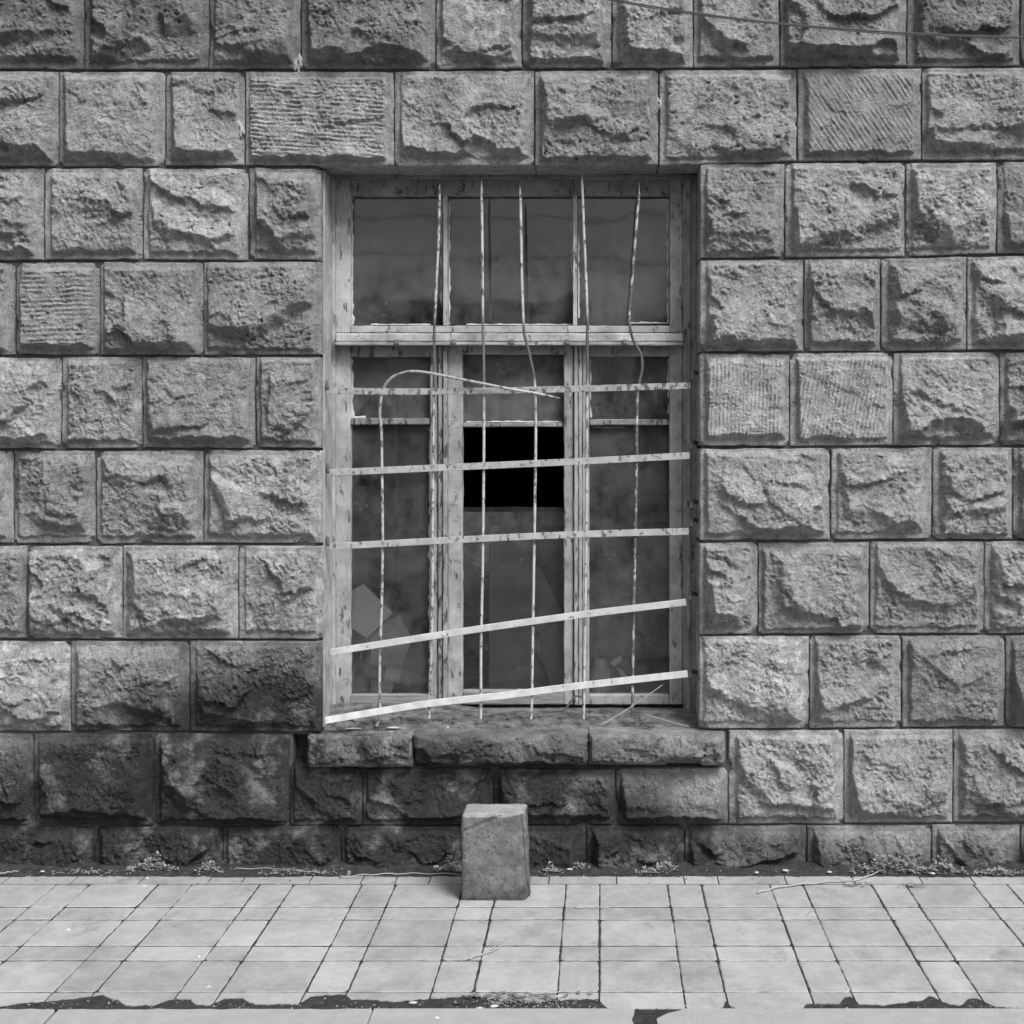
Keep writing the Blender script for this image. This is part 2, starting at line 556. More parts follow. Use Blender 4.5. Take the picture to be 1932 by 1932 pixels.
# each entry: courses as (x joints, top line, bottom line); a line is ((x, y), (x, y), ...)
COURSES = [
    ("all", [-560, -330, -70, 160, 394, 568, 822, 985, 1155, 1308, 1471, 1711, 1925, 2120, 2380], [(-600, -46), (1932, -52)], [(-600, 132), (823, 131), (1300, 128), (1932, 125)]),
    ("all", [-520, -300, -95, 111, 311, 462, 744, 1008, 1243, 1504, 1739, 1965, 2170, 2400], [(-600, 135), (823, 134), (1300, 131), (1932, 128)], [(-600, 314), (1243, 313), (1500, 305), (1932, 302)]),
    ("L", [-540, -330, -110, 83, 269, 469, 606], [(-600, 317), (606, 317)], [(-600, 491), (606, 491)]),
    ("R", [1320, 1481, 1708, 1881, 2090, 2330], [(1320, 309), (1932, 305)], [(1320, 488), (1708, 484), (1932, 478)]),
    ("L", [-570, -350, -160, 29, 188, 384, 607], [(-600, 494), (606, 494)], [(-600, 670), (606, 670)]),
    ("R", [1320, 1517, 1662, 1824, 2010, 2240, 2420], [(1320, 491), (1708, 487), (1932, 482)], [(1320, 664), (1932, 661)]),
    ("L", [-520, -310, -90, 116, 268, 482, 606], [(-600, 673), (606, 673)], [(-600, 847), (606, 846)]),
    ("R", [1319, 1490, 1685, 1886, 2080, 2300], [(1320, 667), (1932, 664)], [(1320, 843), (1932, 840)]),
    ("L", [-550, -360, -170, 25, 180, 384, 607], [(-600, 850), (606, 849)], [(-600, 1027), (606, 1026)]),
    ("R", [1319, 1567, 1759, 1910, 2110, 2350], [(1320, 846), (1932, 843)], [(1320, 1021), (1932, 1017)]),
    ("L", [-520, -330, -140, 51, 232, 450, 608], [(-600, 1030), (606, 1029)], [(-600, 1206), (606, 1206)]),
    ("R", [1319, 1430, 1641, 1857, 2050, 2260, 2430], [(1320, 1024), (1932, 1020)], [(1320, 1197), (1932, 1195)]),
    ("L", [-550, -330, -90, 133, 358, 606], [(-600, 1209), (606, 1209)], [(-600, 1378), (606, 1381)]),
    ("R", [1319, 1527, 1701, 1897, 2110, 2330], [(1320, 1200), (1932, 1198)], [(1320, 1375), (1932, 1372)]),
    ("L", [-520, -300, -140, 63, 289, 546], [(-600, 1382), (606, 1384)], [(-600, 1556), (606, 1558)]),
    ("M", [546, 684, 931, 1162, 1374], [(546, 1438), (590, 1438), (684, 1449), (1374, 1449)], [(546, 1558), (1374, 1556)]),
    ("R", [1374, 1592, 1798, 2010, 2230, 2420], [(1374, 1378), (1932, 1375)], [(1374, 1556), (1932, 1552)]),
    ("all", [-530, -310, -60, 178, 420, 643, 872, 1106, 1291, 1522, 1758, 1925, 2160, 2400], [(-600, 1560), (1932, 1556)], [(-600, 1660), (1932, 1660)]),
    ("all", [-560, -330, -120, 90, 330, 560, 770, 1010, 1230, 1420, 1650, 1840, 2060, 2330], [(-600, -225), (1932, -230)], [(-600, -49), (1932, -55)]),
    ("all", [-540, -310, -80, 140, 360, 600, 840, 1060, 1300, 1500, 1720, 1950, 2150, 2400], [(-600, -404), (1932, -410)], [(-600, -228), (1932, -233)]),
]
# finish of particular stones, by (course index, stone index)
#  comb: angle (deg) of the tool marks, pitch (m), depth (m)
SPECIAL = {
    (1, 3): dict(flat=.35),                                   # flat picked face
    (1, 5): dict(comb=(-4, .0145, .008, .0035), flat=.4, smooth=.9, cell=.0026),
    (1, 9): dict(comb=(-57, .0150, .0062, .0010), flat=.2, smooth=.3, cell=.0024),
    (1, 4): dict(flat=.7), (1, 8): dict(flat=.7, pits=1),
    (4, 3): dict(comb=(2, .0155, .009, .003), flat=.3, pits=1, smooth=.6, cell=.0026),
    (7, 0): dict(comb=(88, .0125, .0062, .0015), flat=.2, smooth=.6, cell=.0024),
    (7, 1): dict(comb=(80, .0135, .0075, .0015), flat=.25, smooth=.6, cell=.0024),
    (1, 6): dict(flat=.8), (0, 2): dict(pits=1), (0, 3): dict(pits=1, hole=(.62, .45)),
    (1, 7): dict(pits=1), (2, 4): dict(pits=1), (4, 5): dict(pits=1),
    (0, 6): dict(flat=.7, smooth=.5), (0, 7): dict(flat=.7), (0, 8): dict(flat=.7),
    (3, 2): dict(flat=.9), (6, 4): dict(flat=.7),
    (15, 0): dict(flat=.5), (15, 1): dict(flat=.7), (15, 2): dict(flat=.7), (15, 3): dict(flat=.7),
}
COLR = {   # tint, crust, grime and darkening
    (0, 2): (.44, .1, .75), (0, 3): (.44, .1, .7), (0, 4): (.46, .1, .5), (0, 5): (.46, .1, .5), (0, 6): (.52, .8, .1), (0, 7): (.50, .9, .1), (0, 8): (.50, .6, .1), (0, 9): (.48, .4, .2),  # top course darker towards both ends
    (0, 10): (.47, .3, .45), (0, 11): (.44, .2, .7), (0, 12): (.44, .2, .7),
    (1, 2): (.50, .1, .2), (1, 3): (.53, .1, 0), (1, 5): (.55, .5, .1), (1, 8): (.55, .4, .15),
    (2, 3): (.53, .3, 0), (2, 4): (.60, .6, 0), (2, 5): (.50, .3, .2), (3, 2): (.56, .6, 0), (3, 1): (.55, .3, 0), (5, 3): (.57, .4, 0),
    (7, 0): (.57, .4, 0), (7, 1): (.58, .4, 0), (7, 2): (.57, .3, 0), (9, 1): (.57, .4, 0), (9, 0): (.56, .3, 0),
    (10, 4): (.56, .7, .15), (10, 3): (.54, .9, .1), (10, 5): (.54, .8, .15), (6, 2): (.58, .4, 0), (6, 3): (.55, .4, .1), (12, 2): (.58, 1, 0), (11, 3): (.55, .6, .1), (13, 0): (.58, .8, 0), (13, 2): (.47, .2, .35), (13, 3): (.42, .1, .5), (13, 1): (.52, .2, .1),
    (16, 0): (.58, .5, 0), (16, 1): (.52, .3, 0), (16, 2): (.50, .1, .1), (8, 5): (.55, .5, 0),
}
# hand-placed fractures: ((x1,y1),(x2,y2),(low side x,y),slope) in survey units
CUTS = {
    (1, 7): [((1020, 268), (1120, 262), (1070, 290), 1.5), ((1118, 238), (1170, 268), (1120, 280), 1.3)],
    (2, 3): [((100, 365), (200, 380), (150, 440), .35), ((95, 330), (130, 370), (95, 400), .9)],
    (2, 4): [((290, 350), (300, 450), (278, 400), 1.6), ((300, 455), (350, 445), (320, 475), 1.2), ((350, 447), (440, 475), (370, 480), 1.0)],
    (2, 5): [((478, 400), (525, 455), (480, 460), .8), ((525, 462), (585, 430), (570, 475), .6)],
    (3, 2): [((1720, 400), (1790, 465), (1730, 465), .7)],
    (3, 1): [((1500, 370), (1580, 390), (1540, 350), .25), ((1560, 455), (1680, 450), (1620, 480), 1.5)],
    (5, 1): [((1560, 590), (1620, 590), (1590, 630), .8), ((1545, 560), (1580, 600), (1540, 620), .6)],
    (5, 3): [((1850, 520), (1885, 590), (1840, 600), .9)],
    (6, 3): [((130, 740), (190, 735), (160, 790), .9), ((185, 730), (200, 770), (170, 800), 1.6), ((205, 768), (255, 725), (240, 780), .9)],
    (6, 2): [((0, 820), (60, 835), (20, 845), .9)],
    (6, 5): [((498, 700), (503, 800), (488, 760), 1.6)],
    (8, 3): [((60, 960), (100, 985), (50, 1000), .9), ((100, 985), (160, 990), (130, 1015), .8), ((80, 880), (85, 950), (60, 920), .5)],
    (8, 4): [((200, 880), (300, 920), (230, 940), .2), ((200, 970), (350, 975), (270, 1000), .6)],
    (8, 5): [((400, 900), (440, 1010), (390, 980), .9), ((480, 980), (580, 1000), (520, 1015), 1.1)],
    (9, 0): [((1345, 880), (1365, 950), (1330, 940), .8), ((1362, 945), (1430, 1000), (1360, 990), .9)],
    (9, 1): [((1590, 880), (1605, 990), (1580, 960), 1.1), ((1600, 995), (1720, 990), (1650, 1010), 1.5)],
    (9, 2): [((1770, 960), (1800, 1000), (1765, 1000), 1.1), ((1800, 1000), (1900, 960), (1880, 1000), .6)],
    (10, 5): [((470, 1150), (520, 1170), (480, 1190), .8), ((520, 1155), (530, 1110), (500, 1150), .7)],
    (10, 4): [((240, 1170), (290, 1190), (250, 1195), .8), ((330, 1165), (430, 1170), (380, 1195), 1.3)],
    (10, 3): [((70, 1190), (120, 1165), (90, 1195), .7)],
    (11, 1): [((1470, 1050), (1475, 1170), (1450, 1100), .8), ((1480, 1140), (1560, 1160), (1500, 1180), .8)],
    (11, 2): [((1650, 1050), (1685, 1125), (1655, 1130), .9), ((1680, 1125), (1790, 1140), (1730, 1170), .7), ((1780, 1145), (1850, 1110), (1840, 1160), .6)],
    (12, 3): [((150, 1330), (230, 1320), (200, 1350), .7), ((230, 1325), (320, 1345), (260, 1360), .6)],
    (12, 4): [((375, 1250), (385, 1330), (365, 1290), 1.0)],
    (13, 2): [((1720, 1215), (1800, 1290), (1720, 1300), .5), ((1800, 1300), (1880, 1250), (1870, 1330), .5)],
    (16, 0): [((1395, 1490), (1470, 1530), (1400, 1540), .9), ((1470, 1515), (1560, 1520), (1500, 1545), 1.2)],
    (16, 1): [((1600, 1500), (1625, 1535), (1600, 1540), 1.1), ((1700, 1535), (1790, 1500), (1770, 1545), .6)],
    (14, 4): [((290, 1400), (300, 1500), (285, 1450), .6)],
}


def line_y(line, x):
    return float(np.interp(x, [p[0] for p in line], [p[1] for p in line]))


def rock_face(X, Z, wdt, hgt, seed, mg, opt, cuts, relief):
    """height (m) of the rock face over the drafted margin; X, Z local metres, Z up from bottom"""
    r = random.Random(seed)
    mL, mR, mT, mB = mg
    # jag the outline
    wx = fbm(X / .055, Z / .055, seed + 1, 4, .6) * .013
    wz = fbm(X / .045, Z / .045, seed + 2, 4, .6) * .013
    x = X + wx; z = Z + wz
    dl = X + wx * .4 - mL; dr = wdt - mR - X + wx * .4
    dt = hgt - mT - Z + wz * .35
    db = Z - mB + wz * .5
    amp = opt.get('flat', 1.0)
    h0 = relief * (.7 + .7 * r.random()) * (.6 + .4 * amp)
    cx, cz = wdt / 2, hgt / 2
    # main front: leans out towards the foot so that its upper part catches the sky
    lean = r.uniform(.06, .26) * amp
    H = h0 + (cz - z) * lean + (x - cx) * r.uniform(-.10, .10) * amp
    # broad fractures
    for k in range(r.choice([0, 1, 1, 2])):
        a = r.uniform(0, 2 * math.pi)
        if r.random() < .45: a = r.uniform(math.radians(195), math.radians(345))   # towards the lower side
        nx, nz = math.cos(a), math.sin(a)
        rr = r.uniform(.12, .42)
        d = (x - cx) * nx / wdt + (z - cz) * nz / hgt
        sl = r.uniform(.10, .42) * amp
        H = np.minimum(H, h0 * r.uniform(.95, 1.2) - (d - rr) * sl)
    # broken planes, each tilted its own way, meeting in ledges
    nc = r.choice([4, 6, 8, 11])
    best = np.full(x.shape, 1e9); sec = np.full(x.shape, 1e9); hb = np.zeros(x.shape); hs = np.zeros(x.shape)
    an0 = r.uniform(-.5, .3)
    wx2 = x + fbm(x / .03, z / .03, seed + 61, 3, .6) * .014; wz2 = z + fbm(x / .03, z / .03, seed + 62, 3, .6) * .014
    for k in range(nc):
        px, pz = r.uniform(0, wdt), r.uniform(0, hgt)
        ux = (wx2 - px) * math.cos(an0) + (wz2 - pz) * math.sin(an0); uz = -(wx2 - px) * math.sin(an0) + (wz2 - pz) * math.cos(an0)
        q = (ux * .75) ** 2 + (uz * 1.25) ** 2
        pl = r.gauss(0, .0030) + (x - px) * r.gauss(0, .20) - (z - pz) * (.10 + r.gauss(0, .20))
        m = q < best
        m2 = (~m) & (q < sec)
        hs = np.where(m, hb, np.where(m2, pl, hs)); sec = np.where(m, best, np.where(m2, q, sec))
        hb = np.where(m, pl, hb); best = np.where(m, q, best)
    t = np.clip((np.sqrt(sec) - np.sqrt(best)) / .016, 0, 1) * .5 + .5
    H = H + np.clip(hb * t + hs * (1 - t), -.014, .016) * amp
    # scooped flakes
    for k in range(r.choice([2, 3, 4])):
        px = r.uniform(.05, .95) * wdt; pz = r.choice([r.uniform(0, .35), r.uniform(.2, .9)]) * hgt
        ra = r.uniform(.04, .10); rb = ra * r.uniform(.4, .9); an = r.uniform(-.9, .3)
        ux = (x - px) * math.cos(an) + (z - pz) * math.sin(an); uz = -(x - px) * math.sin(an) + (z - pz) * math.cos(an)
        q = (ux / ra) ** 2 + (uz / rb) ** 2
        dep = r.uniform(.004, .012) * amp
        H = H - dep * np.clip(1 - q, 0, 1) ** .6 * np.clip(.55 + .8 * (uz / rb), 0, 1)
    # shell-shaped bites out of the foot and the flanks
    for k in range(r.choice([1, 2, 2, 3, 3, 4])):
        where = r.random()
        if where < .62: px, pz = r.uniform(.0, 1) * wdt, r.uniform(-.05, .12) * hgt
        elif where < .82: px, pz = r.uniform(-.05, .10) * wdt, r.uniform(.1, .8) * hgt
        else: px, pz = r.uniform(.9, 1.05) * wdt, r.uniform(.1, .8) * hgt
        rx, rz = r.uniform(.035, .10), r.uniform(.025, .065); an = r.uniform(-.5, .5)
        ux = (x - px) * math.cos(an) + (z - pz) * math.sin(an); uz = -(x - px) * math.sin(an) + (z - pz) * math.cos(an)
        q = np.sqrt((ux / rx) ** 2 + (uz / rz) ** 2) + fbm(x / .03, z / .03, seed + 50 + k, 2) * .15
        fl = h0 * r.uniform(.1, .45)
        H = np.minimum(H, np.where(q < 1.25, fl + (h0 * 1.25 - fl) * np.clip(q, 0, 2) ** r.uniform(2.5, 6), 9.0)) if amp > .45 else H
    for (p1, p2, lo, sl) in cuts:
        ex, ez = p2[0] - p1[0], p2[1] - p1[1]
        L = math.hypot(ex, ez); nx, nz = -ez / L, ex / L
        if (lo[0] - p1[0]) * nx + (lo[1] - p1[1]) * nz < 0: nx, nz = -nx, -nz
        d = (x - p1[0]) * nx + (z - p1[1]) * nz
        t = ((x - p1[0]) * ex + (z - p1[1]) * ez) / L
        out = np.maximum(0, np.maximum(-t, t - L) - .015)
        H = np.minimum(H, h0 * 1.0 - d * sl - .006 * np.clip(d / .006, 0, 1) + out * .9)
    H = np.maximum(H, h0 * (r.uniform(.2, .6) + .25 * fbm(X / .12, Z / .09, seed + 7, 2)))
    # the pitched edges
    big = fbm(X / .07, 0 * X, seed + 5, 3, .6)
    bigv = fbm(Z / .08, 0 * X, seed + 6, 3, .6)
    H = np.minimum(H, .004 + np.maximum(dt, 0) * r.uniform(.5, 1.6) + .004 * big)
    H = np.minimum(H, np.maximum(dl - .002 - bigv * .007, 0) * r.uniform(1.2, 3.2))
    H = np.minimum(H, np.maximum(dr - .002 + bigv * .006, 0) * r.uniform(1.1, 3.0))
    H = np.minimum(H, np.maximum(db - .005 - big * .016, 0) * r.uniform(1.2, 2.6) + np.clip(db / .03, 0, 1) * .002)
    inside = np.clip(np.minimum(np.minimum(dl, dr), np.minimum(dt, db)) / .012, 0, 1)
    sm = opt.get('smooth', 1.0)
    ca, sa = math.cos(.6), math.sin(.6)
    xs, zs = x * ca + z * sa, -x * sa + z * ca
    tool = fbm(xs / .012, zs / .030, seed + 9, 3, .55)
    n = fbm(x / .05, z / .04, seed + 3, 5, .58, ridged=True) * .0058 + fbm(x / .028, z / .018, seed + 4, 4, .62) * .0072 + tool * .0054
    n = n + fbm(x / .0085, z / .0075, seed + 8, 2, .6) * .0046
    n = n * r.uniform(.85, 1.35) * np.clip(.85 + fbm(x / .10, z / .10, seed + 10, 2) * 1.2, .35, 1.4)
    H = H + inside * n * sm * (.55 + .45 * amp)
    if 'comb' in opt:
        ang, pitch, dep = opt['comb'][:3]; wv = opt['comb'][3] if len(opt['comb']) > 3 else .006
        a = math.radians(ang)
        q = (-X * math.sin(a) + Z * math.cos(a)) + fbm(X / .09, Z / .09, seed + 11, 2) * wv * 1.6 + fbm(X / .02, Z / .02, seed + 15, 2) * .0016
        ph = q / pitch
        tri = np.abs((ph - np.floor(ph)) - .5) * 2
        msk = np.clip(.70 + fbm(x / .07, z / .07, seed + 12, 2) * 1.3, .2, 1)
        stroke = np.floor(ph)
        brk = np.clip(.75 + 1.2 * perlin((X * math.cos(a) + Z * math.sin(a)) / .045 + stroke * 3.7, stroke * .61, seed + 16), .15, 1.15)
        H = H + inside * (tri ** .7 - .5) * dep * msk * brk
    if opt.get('pits'):
        pn = fbm(x / .020, z / .013, seed + 13, 3, .6)
        pm = np.clip(fbm(x / .09, z / .07, seed + 14, 2) * 2.5 + .1, 0, 1)
        H = H - inside * np.clip(pn - .18, 0, .5) * .055 * pm
    if 'hole' in opt:
        hx, hz = opt['hole'][0] * wdt, opt['hole'][1] * hgt
        q = ((x - hx) / .018) ** 2 + ((z - hz) / .038) ** 2
        H = H - .03 * np.clip(1 - q, 0, 1) ** .5
    if 'notch' in opt:
        q = np.hypot((X - opt['notch'][0]) / opt['notch'][2], (Z - opt['notch'][1]) / opt['notch'][3]) + fbm(X / .02, Z / .02, seed + 33, 3) * .35
        H = H - .04 * np.clip((1.1 - q) * 3, 0, 1) - relief
        H = np.maximum(H + relief, -.03)
        return H
    # drafted margin, never quite flat
    mgn = fbm(X / .05, Z / .05, seed + 20, 3) * .0018 + fbm(X / .012, Z / .012, seed + 21, 3, .6) * .0011
    return np.maximum(H, 0) + mgn


def make_stone(xl, xr, top, bot, seed, opt, cuts, color, cell, relief=.034, margins=None, Y0=0.0, back=.2, name="stone_block", gap=None, round_=.004, parent=None):
    r = random.Random(seed * 31 + 5)
    sc = (D0 + Y0) / F
    fx = lambda p: (p - VX) * sc
    fz = lambda p: EYE - (p - VY) * sc
    wdt = (xr - xl) * sc
    hgt = (line_y(bot, (xl + xr) / 2) - line_y(top, (xl + xr) / 2)) * sc
    nx = max(6, int(round(wdt / cell))); nz = max(6, int(round(hgt / cell)))
    u = np.linspace(0, 1, nx + 1); v = np.linspace(0, 1, nz + 1)
    # tighter rings at the arrises
    e = .0022
    u = np.unique(np.concatenate([u, [e / wdt, 1 - e / wdt]])); v = np.unique(np.concatenate([v, [e / hgt, 1 - e / hgt]]))
    U, Vv = np.meshgrid(u, v)
    X = U * wdt; Z = Vv * hgt
    if margins is None:
        margins = (r.uniform(.009, .021), r.uniform(.010, .024), r.uniform(.007, .018), r.uniform(.009, .019))
    x0 = fx(xl); zb = fz(line_y(bot, (xl + xr) / 2))
    lc = [((fx(p1[0]) - x0, fz(p1[1]) - zb), (fx(p2[0]) - x0, fz(p2[1]) - zb), (fx(lo[0]) - x0, fz(lo[1]) - zb), sl) for p1, p2, lo, sl in cuts]
    H = rock_face(X, Z, wdt, hgt, seed, margins, opt, lc, relief)
    # arris wear and knocked corners
    d = np.minimum(np.minimum(X, wdt - X), np.minimum(Z, hgt - Z))
    H = H - round_ * np.exp(-d / .0022)
    for (cx, cz) in ((0, 0), (wdt, 0), (0, hgt), (wdt, hgt)):
        if r.random() < .45:
            rad = r.uniform(.008, .030)
            q = np.hypot(X - cx, Z - cz) / rad + fbm(X / .01, Z / .01, seed + 30, 2) * .4
            H = H - .022 * np.clip(1 - q, 0, 1)
    for k in range(r.choice([1, 2, 3, 4])):                       # spalls along the edges
        side = r.choice('lrtb'); t = r.uniform(.1, .9)
        cx, cz = {'l': (0, t * hgt), 'r': (wdt, t * hgt), 't': (t * wdt, hgt), 'b': (t * wdt, 0)}[side]
        rad = r.uniform(.006, .018)
        q = np.hypot((X - cx) / (1 if side in 'lr' else 2.2), (Z - cz) / (2.2 if side in 'lr' else 1)) / rad + fbm(X / .01, Z / .01, seed + 31 + k, 2) * .5
        H = H - .014 * np.clip(1 - q, 0, 1)
    tilt = (r.uniform(-.004, .004), r.uniform(-.004, .004))
    off = r.uniform(-.002, .003)
    H = H + off + tilt[0] * (U - .5) + tilt[1] * (Vv - .5)
    # joint gap: edges pulled in by a wandering amount
    if gap is None: gap = (.0004, .0030)
    g = lambda s, n: np.clip(gap[0] + (gap[1] - gap[0]) * (0.5 + 1.1 * fbm(s / .09, 0 * s + n * 7.3, seed + 40 + n, 3, .6)), 0.0002, .008)
    Xn = X + g(Z, 1) * (1 - U) ** 6 - g(Z, 2) * U ** 6
    Zn = Z + g(X, 3) * (1 - Vv) ** 6 - g(X, 4) * Vv ** 6
    # follow the bed lines
    tl = np.array([fz(line_y(top, xl + (xr - xl) * t)) for t in u]); bl = np.array([fz(line_y(bot, xl + (xr - xl) * t)) for t in u])
    Zw = bl[None, :] + (tl - bl)[None, :] * (Zn / hgt)
    Zw = Zw + r.uniform(-.0013, .0013) * (U - .5) * 2 + r.uniform(-.0006, .0006)
    P = np.stack([x0 + Xn, Y0 - H, Zw], -1)
    R, C = P.shape[:2]
    idx = np.arange(R * C).reshape(R, C)
    verts = P.reshape(-1, 3)
    q = np.stack([idx[:-1, :-1], idx[:-1, 1:], idx[1:, 1:], idx[1:, :-1]], -1).reshape(-1, 4)
    ring = np.concatenate([idx[0, :-1], idx[:-1, -1], idx[-1, :0:-1], idx[:0:-1, 0]])
    bk = verts[ring].copy(); bk[:, 1] = Y0 + back
    nb = len(ring); bi = np.arange(nb) + R * C
    sk = np.stack([np.roll(ring, -1), ring, bi, np.roll(bi, -1)], -1)
    o = mesh_obj(name, np.concatenate([verts, bk]), np.concatenate([q, sk]), M_STONE, parent or wall, smooth=True)
    o.color = (color[0], color[1], color[2], 1)
    return o


for ci, (side, xs, top, bot) in enumerate(COURSES):
    for si in range(len(xs) - 1):
        xl, xr = xs[si], xs[si + 1]
        ymid = (line_y(top, (xl + xr) / 2) + line_y(bot, (xl + xr) / 2)) / 2
        inview = xr > -10 and xl < 1945 and ymid > -60
        key = (ci, si)
        opt = SPECIAL.get(key, {}) if inview else {}
        rr = random.Random(ci * 100 + si)
        col = COLR.get(key, (rr.uniform(.46, .56), rr.choice([0, .1, .2, .3]), rr.uniform(0, .22)))
        make_stone(xl, xr, top, bot, 1000 + ci * 50 + si, opt, CUTS.get(key, []), col, opt.get('cell', .0034) if inview else .009,
                   relief=(.037 if ci != 17 else .030), gap=(.0003, .0046) if rr.random() < .5 else (.0002, .0024))

# sill stones, standing proud of the face
for k, (xl, xr, yt, yb, c, nt_) in enumerate([(578, 778, 1390, 1449, (.50, .78, .3), None), (779.5, 1110.5, 1386, 1446, (.46, .3, .5), (.01, .02, .045, .035)), (1110.3, 1369, 1384, 1444, (.44, .55, .6), (.30, .0, .055, .03))]):
    make_stone(xl, xr, [(0, yt), (2000, yt)], [(0, yb), (2000, yb)], 5000 + k, dict(pits=1, flat=.9, **({'notch': nt_} if nt_ else {})), [], c, .0036, relief=.020,
               margins=(.004, .004, .004, .003), Y0=-.045, back=.212, name="sill_stone", gap=(.0004, .002), round_=.006)

# mortar and rubble core behind the facing stones
core_v, core_f = [], []


def add_core(x0, x1, y0, y1, Ya, Yb):
    v, f = box_vf(WX(x0), WX(x1), Ya, Yb, WZ(y1), WZ(y0))
    b = len(core_v); core_v.extend(v); core_f.extend([tuple(i + b for i in q) for q in f])


add_core(-590, 545, -404, 1700, .011, .26)
add_core(551.5, 601, -404, 1386, .0115, .26)
add_core(545.5, 551, -404, 1700, .0118, .26)
add_core(551.5, 1319, 1446, 1700, .012, .26)
add_core(551.5, 589, 1386.5, 1445.5, .085, .26)
add_core(589.5, 1319, 1390, 1445.5, .02, .26)
add_core(1325, 2430, -404, 1700, .0112, .26)
add_core(601.5, 1324.5, -404, 309, .0117, .26)
add_core(601.5, 606.5, 309.5, 1386, .16, .26)
mesh_obj("mortar_core", core_v, core_f, M_MORTAR, wall)

# whitish mortar splashes round the old bolt holes
for (px, py, sc_) in ((451, 243, 1.0), (563, 119, .8), (1243, 196, .6)):
    V, Fc = [], []
    n = 40
    rings = 7
    for q in range(rings + 1):
        for k in range(n):
            a = 2 * math.pi * k / n
            nn = float(fbm(np.array([math.cos(a) * 1.6 + px]), np.array([math.sin(a) * 1.6]), 311, 4, .75)[0])
            rad = .024 * sc_ * (1 + 1.3 * nn) * q / rings
            x, z = WX(px) + math.cos(a) * rad * .75, WZ(py) + math.sin(a) * rad * 1.5
            y = -.0035 * (1 - (q / rings) ** 3) - .004 * float(fbm(np.array([x / .008]), np.array([z / .008]), 312, 3)[0]) + (.004 if q == rings else 0) + (.008 if q < 2 else 0)
            V.append((x, y, z))
    for q in range(rings):
        for k in range(n):
            k2 = (k + 1) % n
            Fc.append((q * n + k, (q + 1) * n + k, (q + 1) * n + k2, q * n + k2))
    mesh_obj("mortar_splash", V, Fc, M_SPLASH, wall, smooth=True)

# painted plaster on the left reveal, a thin real coat
v, f = box_vf(WX(606.5) - .002, WX(606.5) + .004, .035, .168, WZ(1376), WZ(318))
cv = mesh_obj("reveal_coat", v, f, M_PAINT, wall); cv.color = (.46, 0, 0, 1)

# ------------------------------------------------------------------ window (a part of the wall)
win = empty("window", (0, 0, 0)); win.parent = wall
YF = .165


def wbox(name, x0, y0, x1, y1, Yf, Yb, tint=.5, mat=None, bev=.0025, rough=.0010, peel=.25):
    o = bev_box(name, WX(x0, Yf), WX(x1, Yf), Yf, Yb, WZ(y1, Yf), WZ(y0, Yf), mat or M_PAINT, win, bev=bev, cuts=rough)
    o.color = (tint, peel, 0, 1)
    return o


wbox("frame_jamb", 623.5, 329, 632, 1357, YF, .27, .50)
wbox("frame_jamb", 1289, 329, 1315, 1357, YF, .27, .40)
wbox("frame_jamb", 1296, 338, 1303, 1356, YF - .008, YF + .01, .42, bev=.002)
wbox("frame_head", 632.5, 328, 1288.5, 338, YF, .27, .36)
# top light
Yt = .172
wbox("stile", 632.6, 338.5, 661, 628, Yt, .225, .52)
wbox("stile", 1264, 338.5, 1288.4, 628, Yt, .225, .47)
wbox("rail", 661.3, 338.5, 1263.7, 368, Yt, .225, .36, peel=.5)
wbox("rail", 661.3, 614.5, 1263.7, 627.5, Yt, .225, .52)
for x0, x1 in ((836, 843.5), (1081, 1088.5)):
    wbox("glazing_bar", x0, 368.3, x1, 614.2, Yt + .004, .224, .58, bev=.0015)
# transom with a drip moulding
o = wbox("transom", 632.4, 628.6, 1289, 645, .125, .26, .56, bev=.004)
o = wbox("drip_moulding", 630.5, 645.3, 1289.5, 651, .118, .20, .46, bev=.0015)
for cx in (748, 856, 965.5, 1070, 1179):
    wbox("staple", cx - 4, 640, cx + 4, 649, .108, .124, .22, M_METAL, .0015, 0)
# lower lights: posts, casements
wbox("post", 826.5, 652, 834, 1330.5, .172, .26, .40, peel=.8)
wbox("post", 835.5, 652, 844, 1330.5, .166, .26, .46, peel=.6)
wbox("post", 1083, 652, 1090, 1330.5, .166, .26, .52)
wbox("post", 1091.2, 652, 1098, 1330.5, .172, .26, .48)
Yc = .182
wbox("stile", 633, 652, 660.5, 1329.5, Yc, .228, .54)
wbox("stile", 811.5, 652, 825.5, 1329.5, Yc, .228, .50, peel=.7)
wbox("rail", 660.8, 652, 811.2, 673, Yc, .228, .38, peel=.7)
wbox("rail", 660.8, 1311.5, 811.2, 1329.5, Yc, .228, .5, M_RAILOLD)
wbox("glazing_bar", 660.8, 789, 811.2, 801, Yc + .006, .227, .34, peel=.6)
wbox("stile", 845, 652, 872, 1329.5, Yc - .004, .228, .54)
wbox("stile", 1064, 652, 1081.8, 1329.5, Yc - .004, .228, .48, peel=.5)
wbox("rail", 872.3, 652, 1063.7, 668.5, Yc - .004, .228, .44)
wbox("rail", 872.3, 1304, 1063.7, 1329.5, Yc - .004, .228, .5, M_RAILOLD)
wbox("glazing_bar", 872.3, 797.5, 1063.7, 805.5, Yc + .006, .227, .38, peel=.5)
wbox("stile", 1098.8, 652, 1111.5, 1329.5, Yc, .228, .50)
wbox("stile", 1263.5, 652, 1288, 1329.5, Yc, .228, .50)
wbox("rail", 1111.8, 652, 1263.2, 672, Yc, .228, .42)
wbox("rail", 1111.8, 1311.5, 1263.2, 1329.5, Yc, .228, .46)
wbox("glazing_bar", 1111.8, 791, 1263.2, 802, Yc + .006, .227, .34, peel=.6)

# glass, each light its own pane
YG = .212


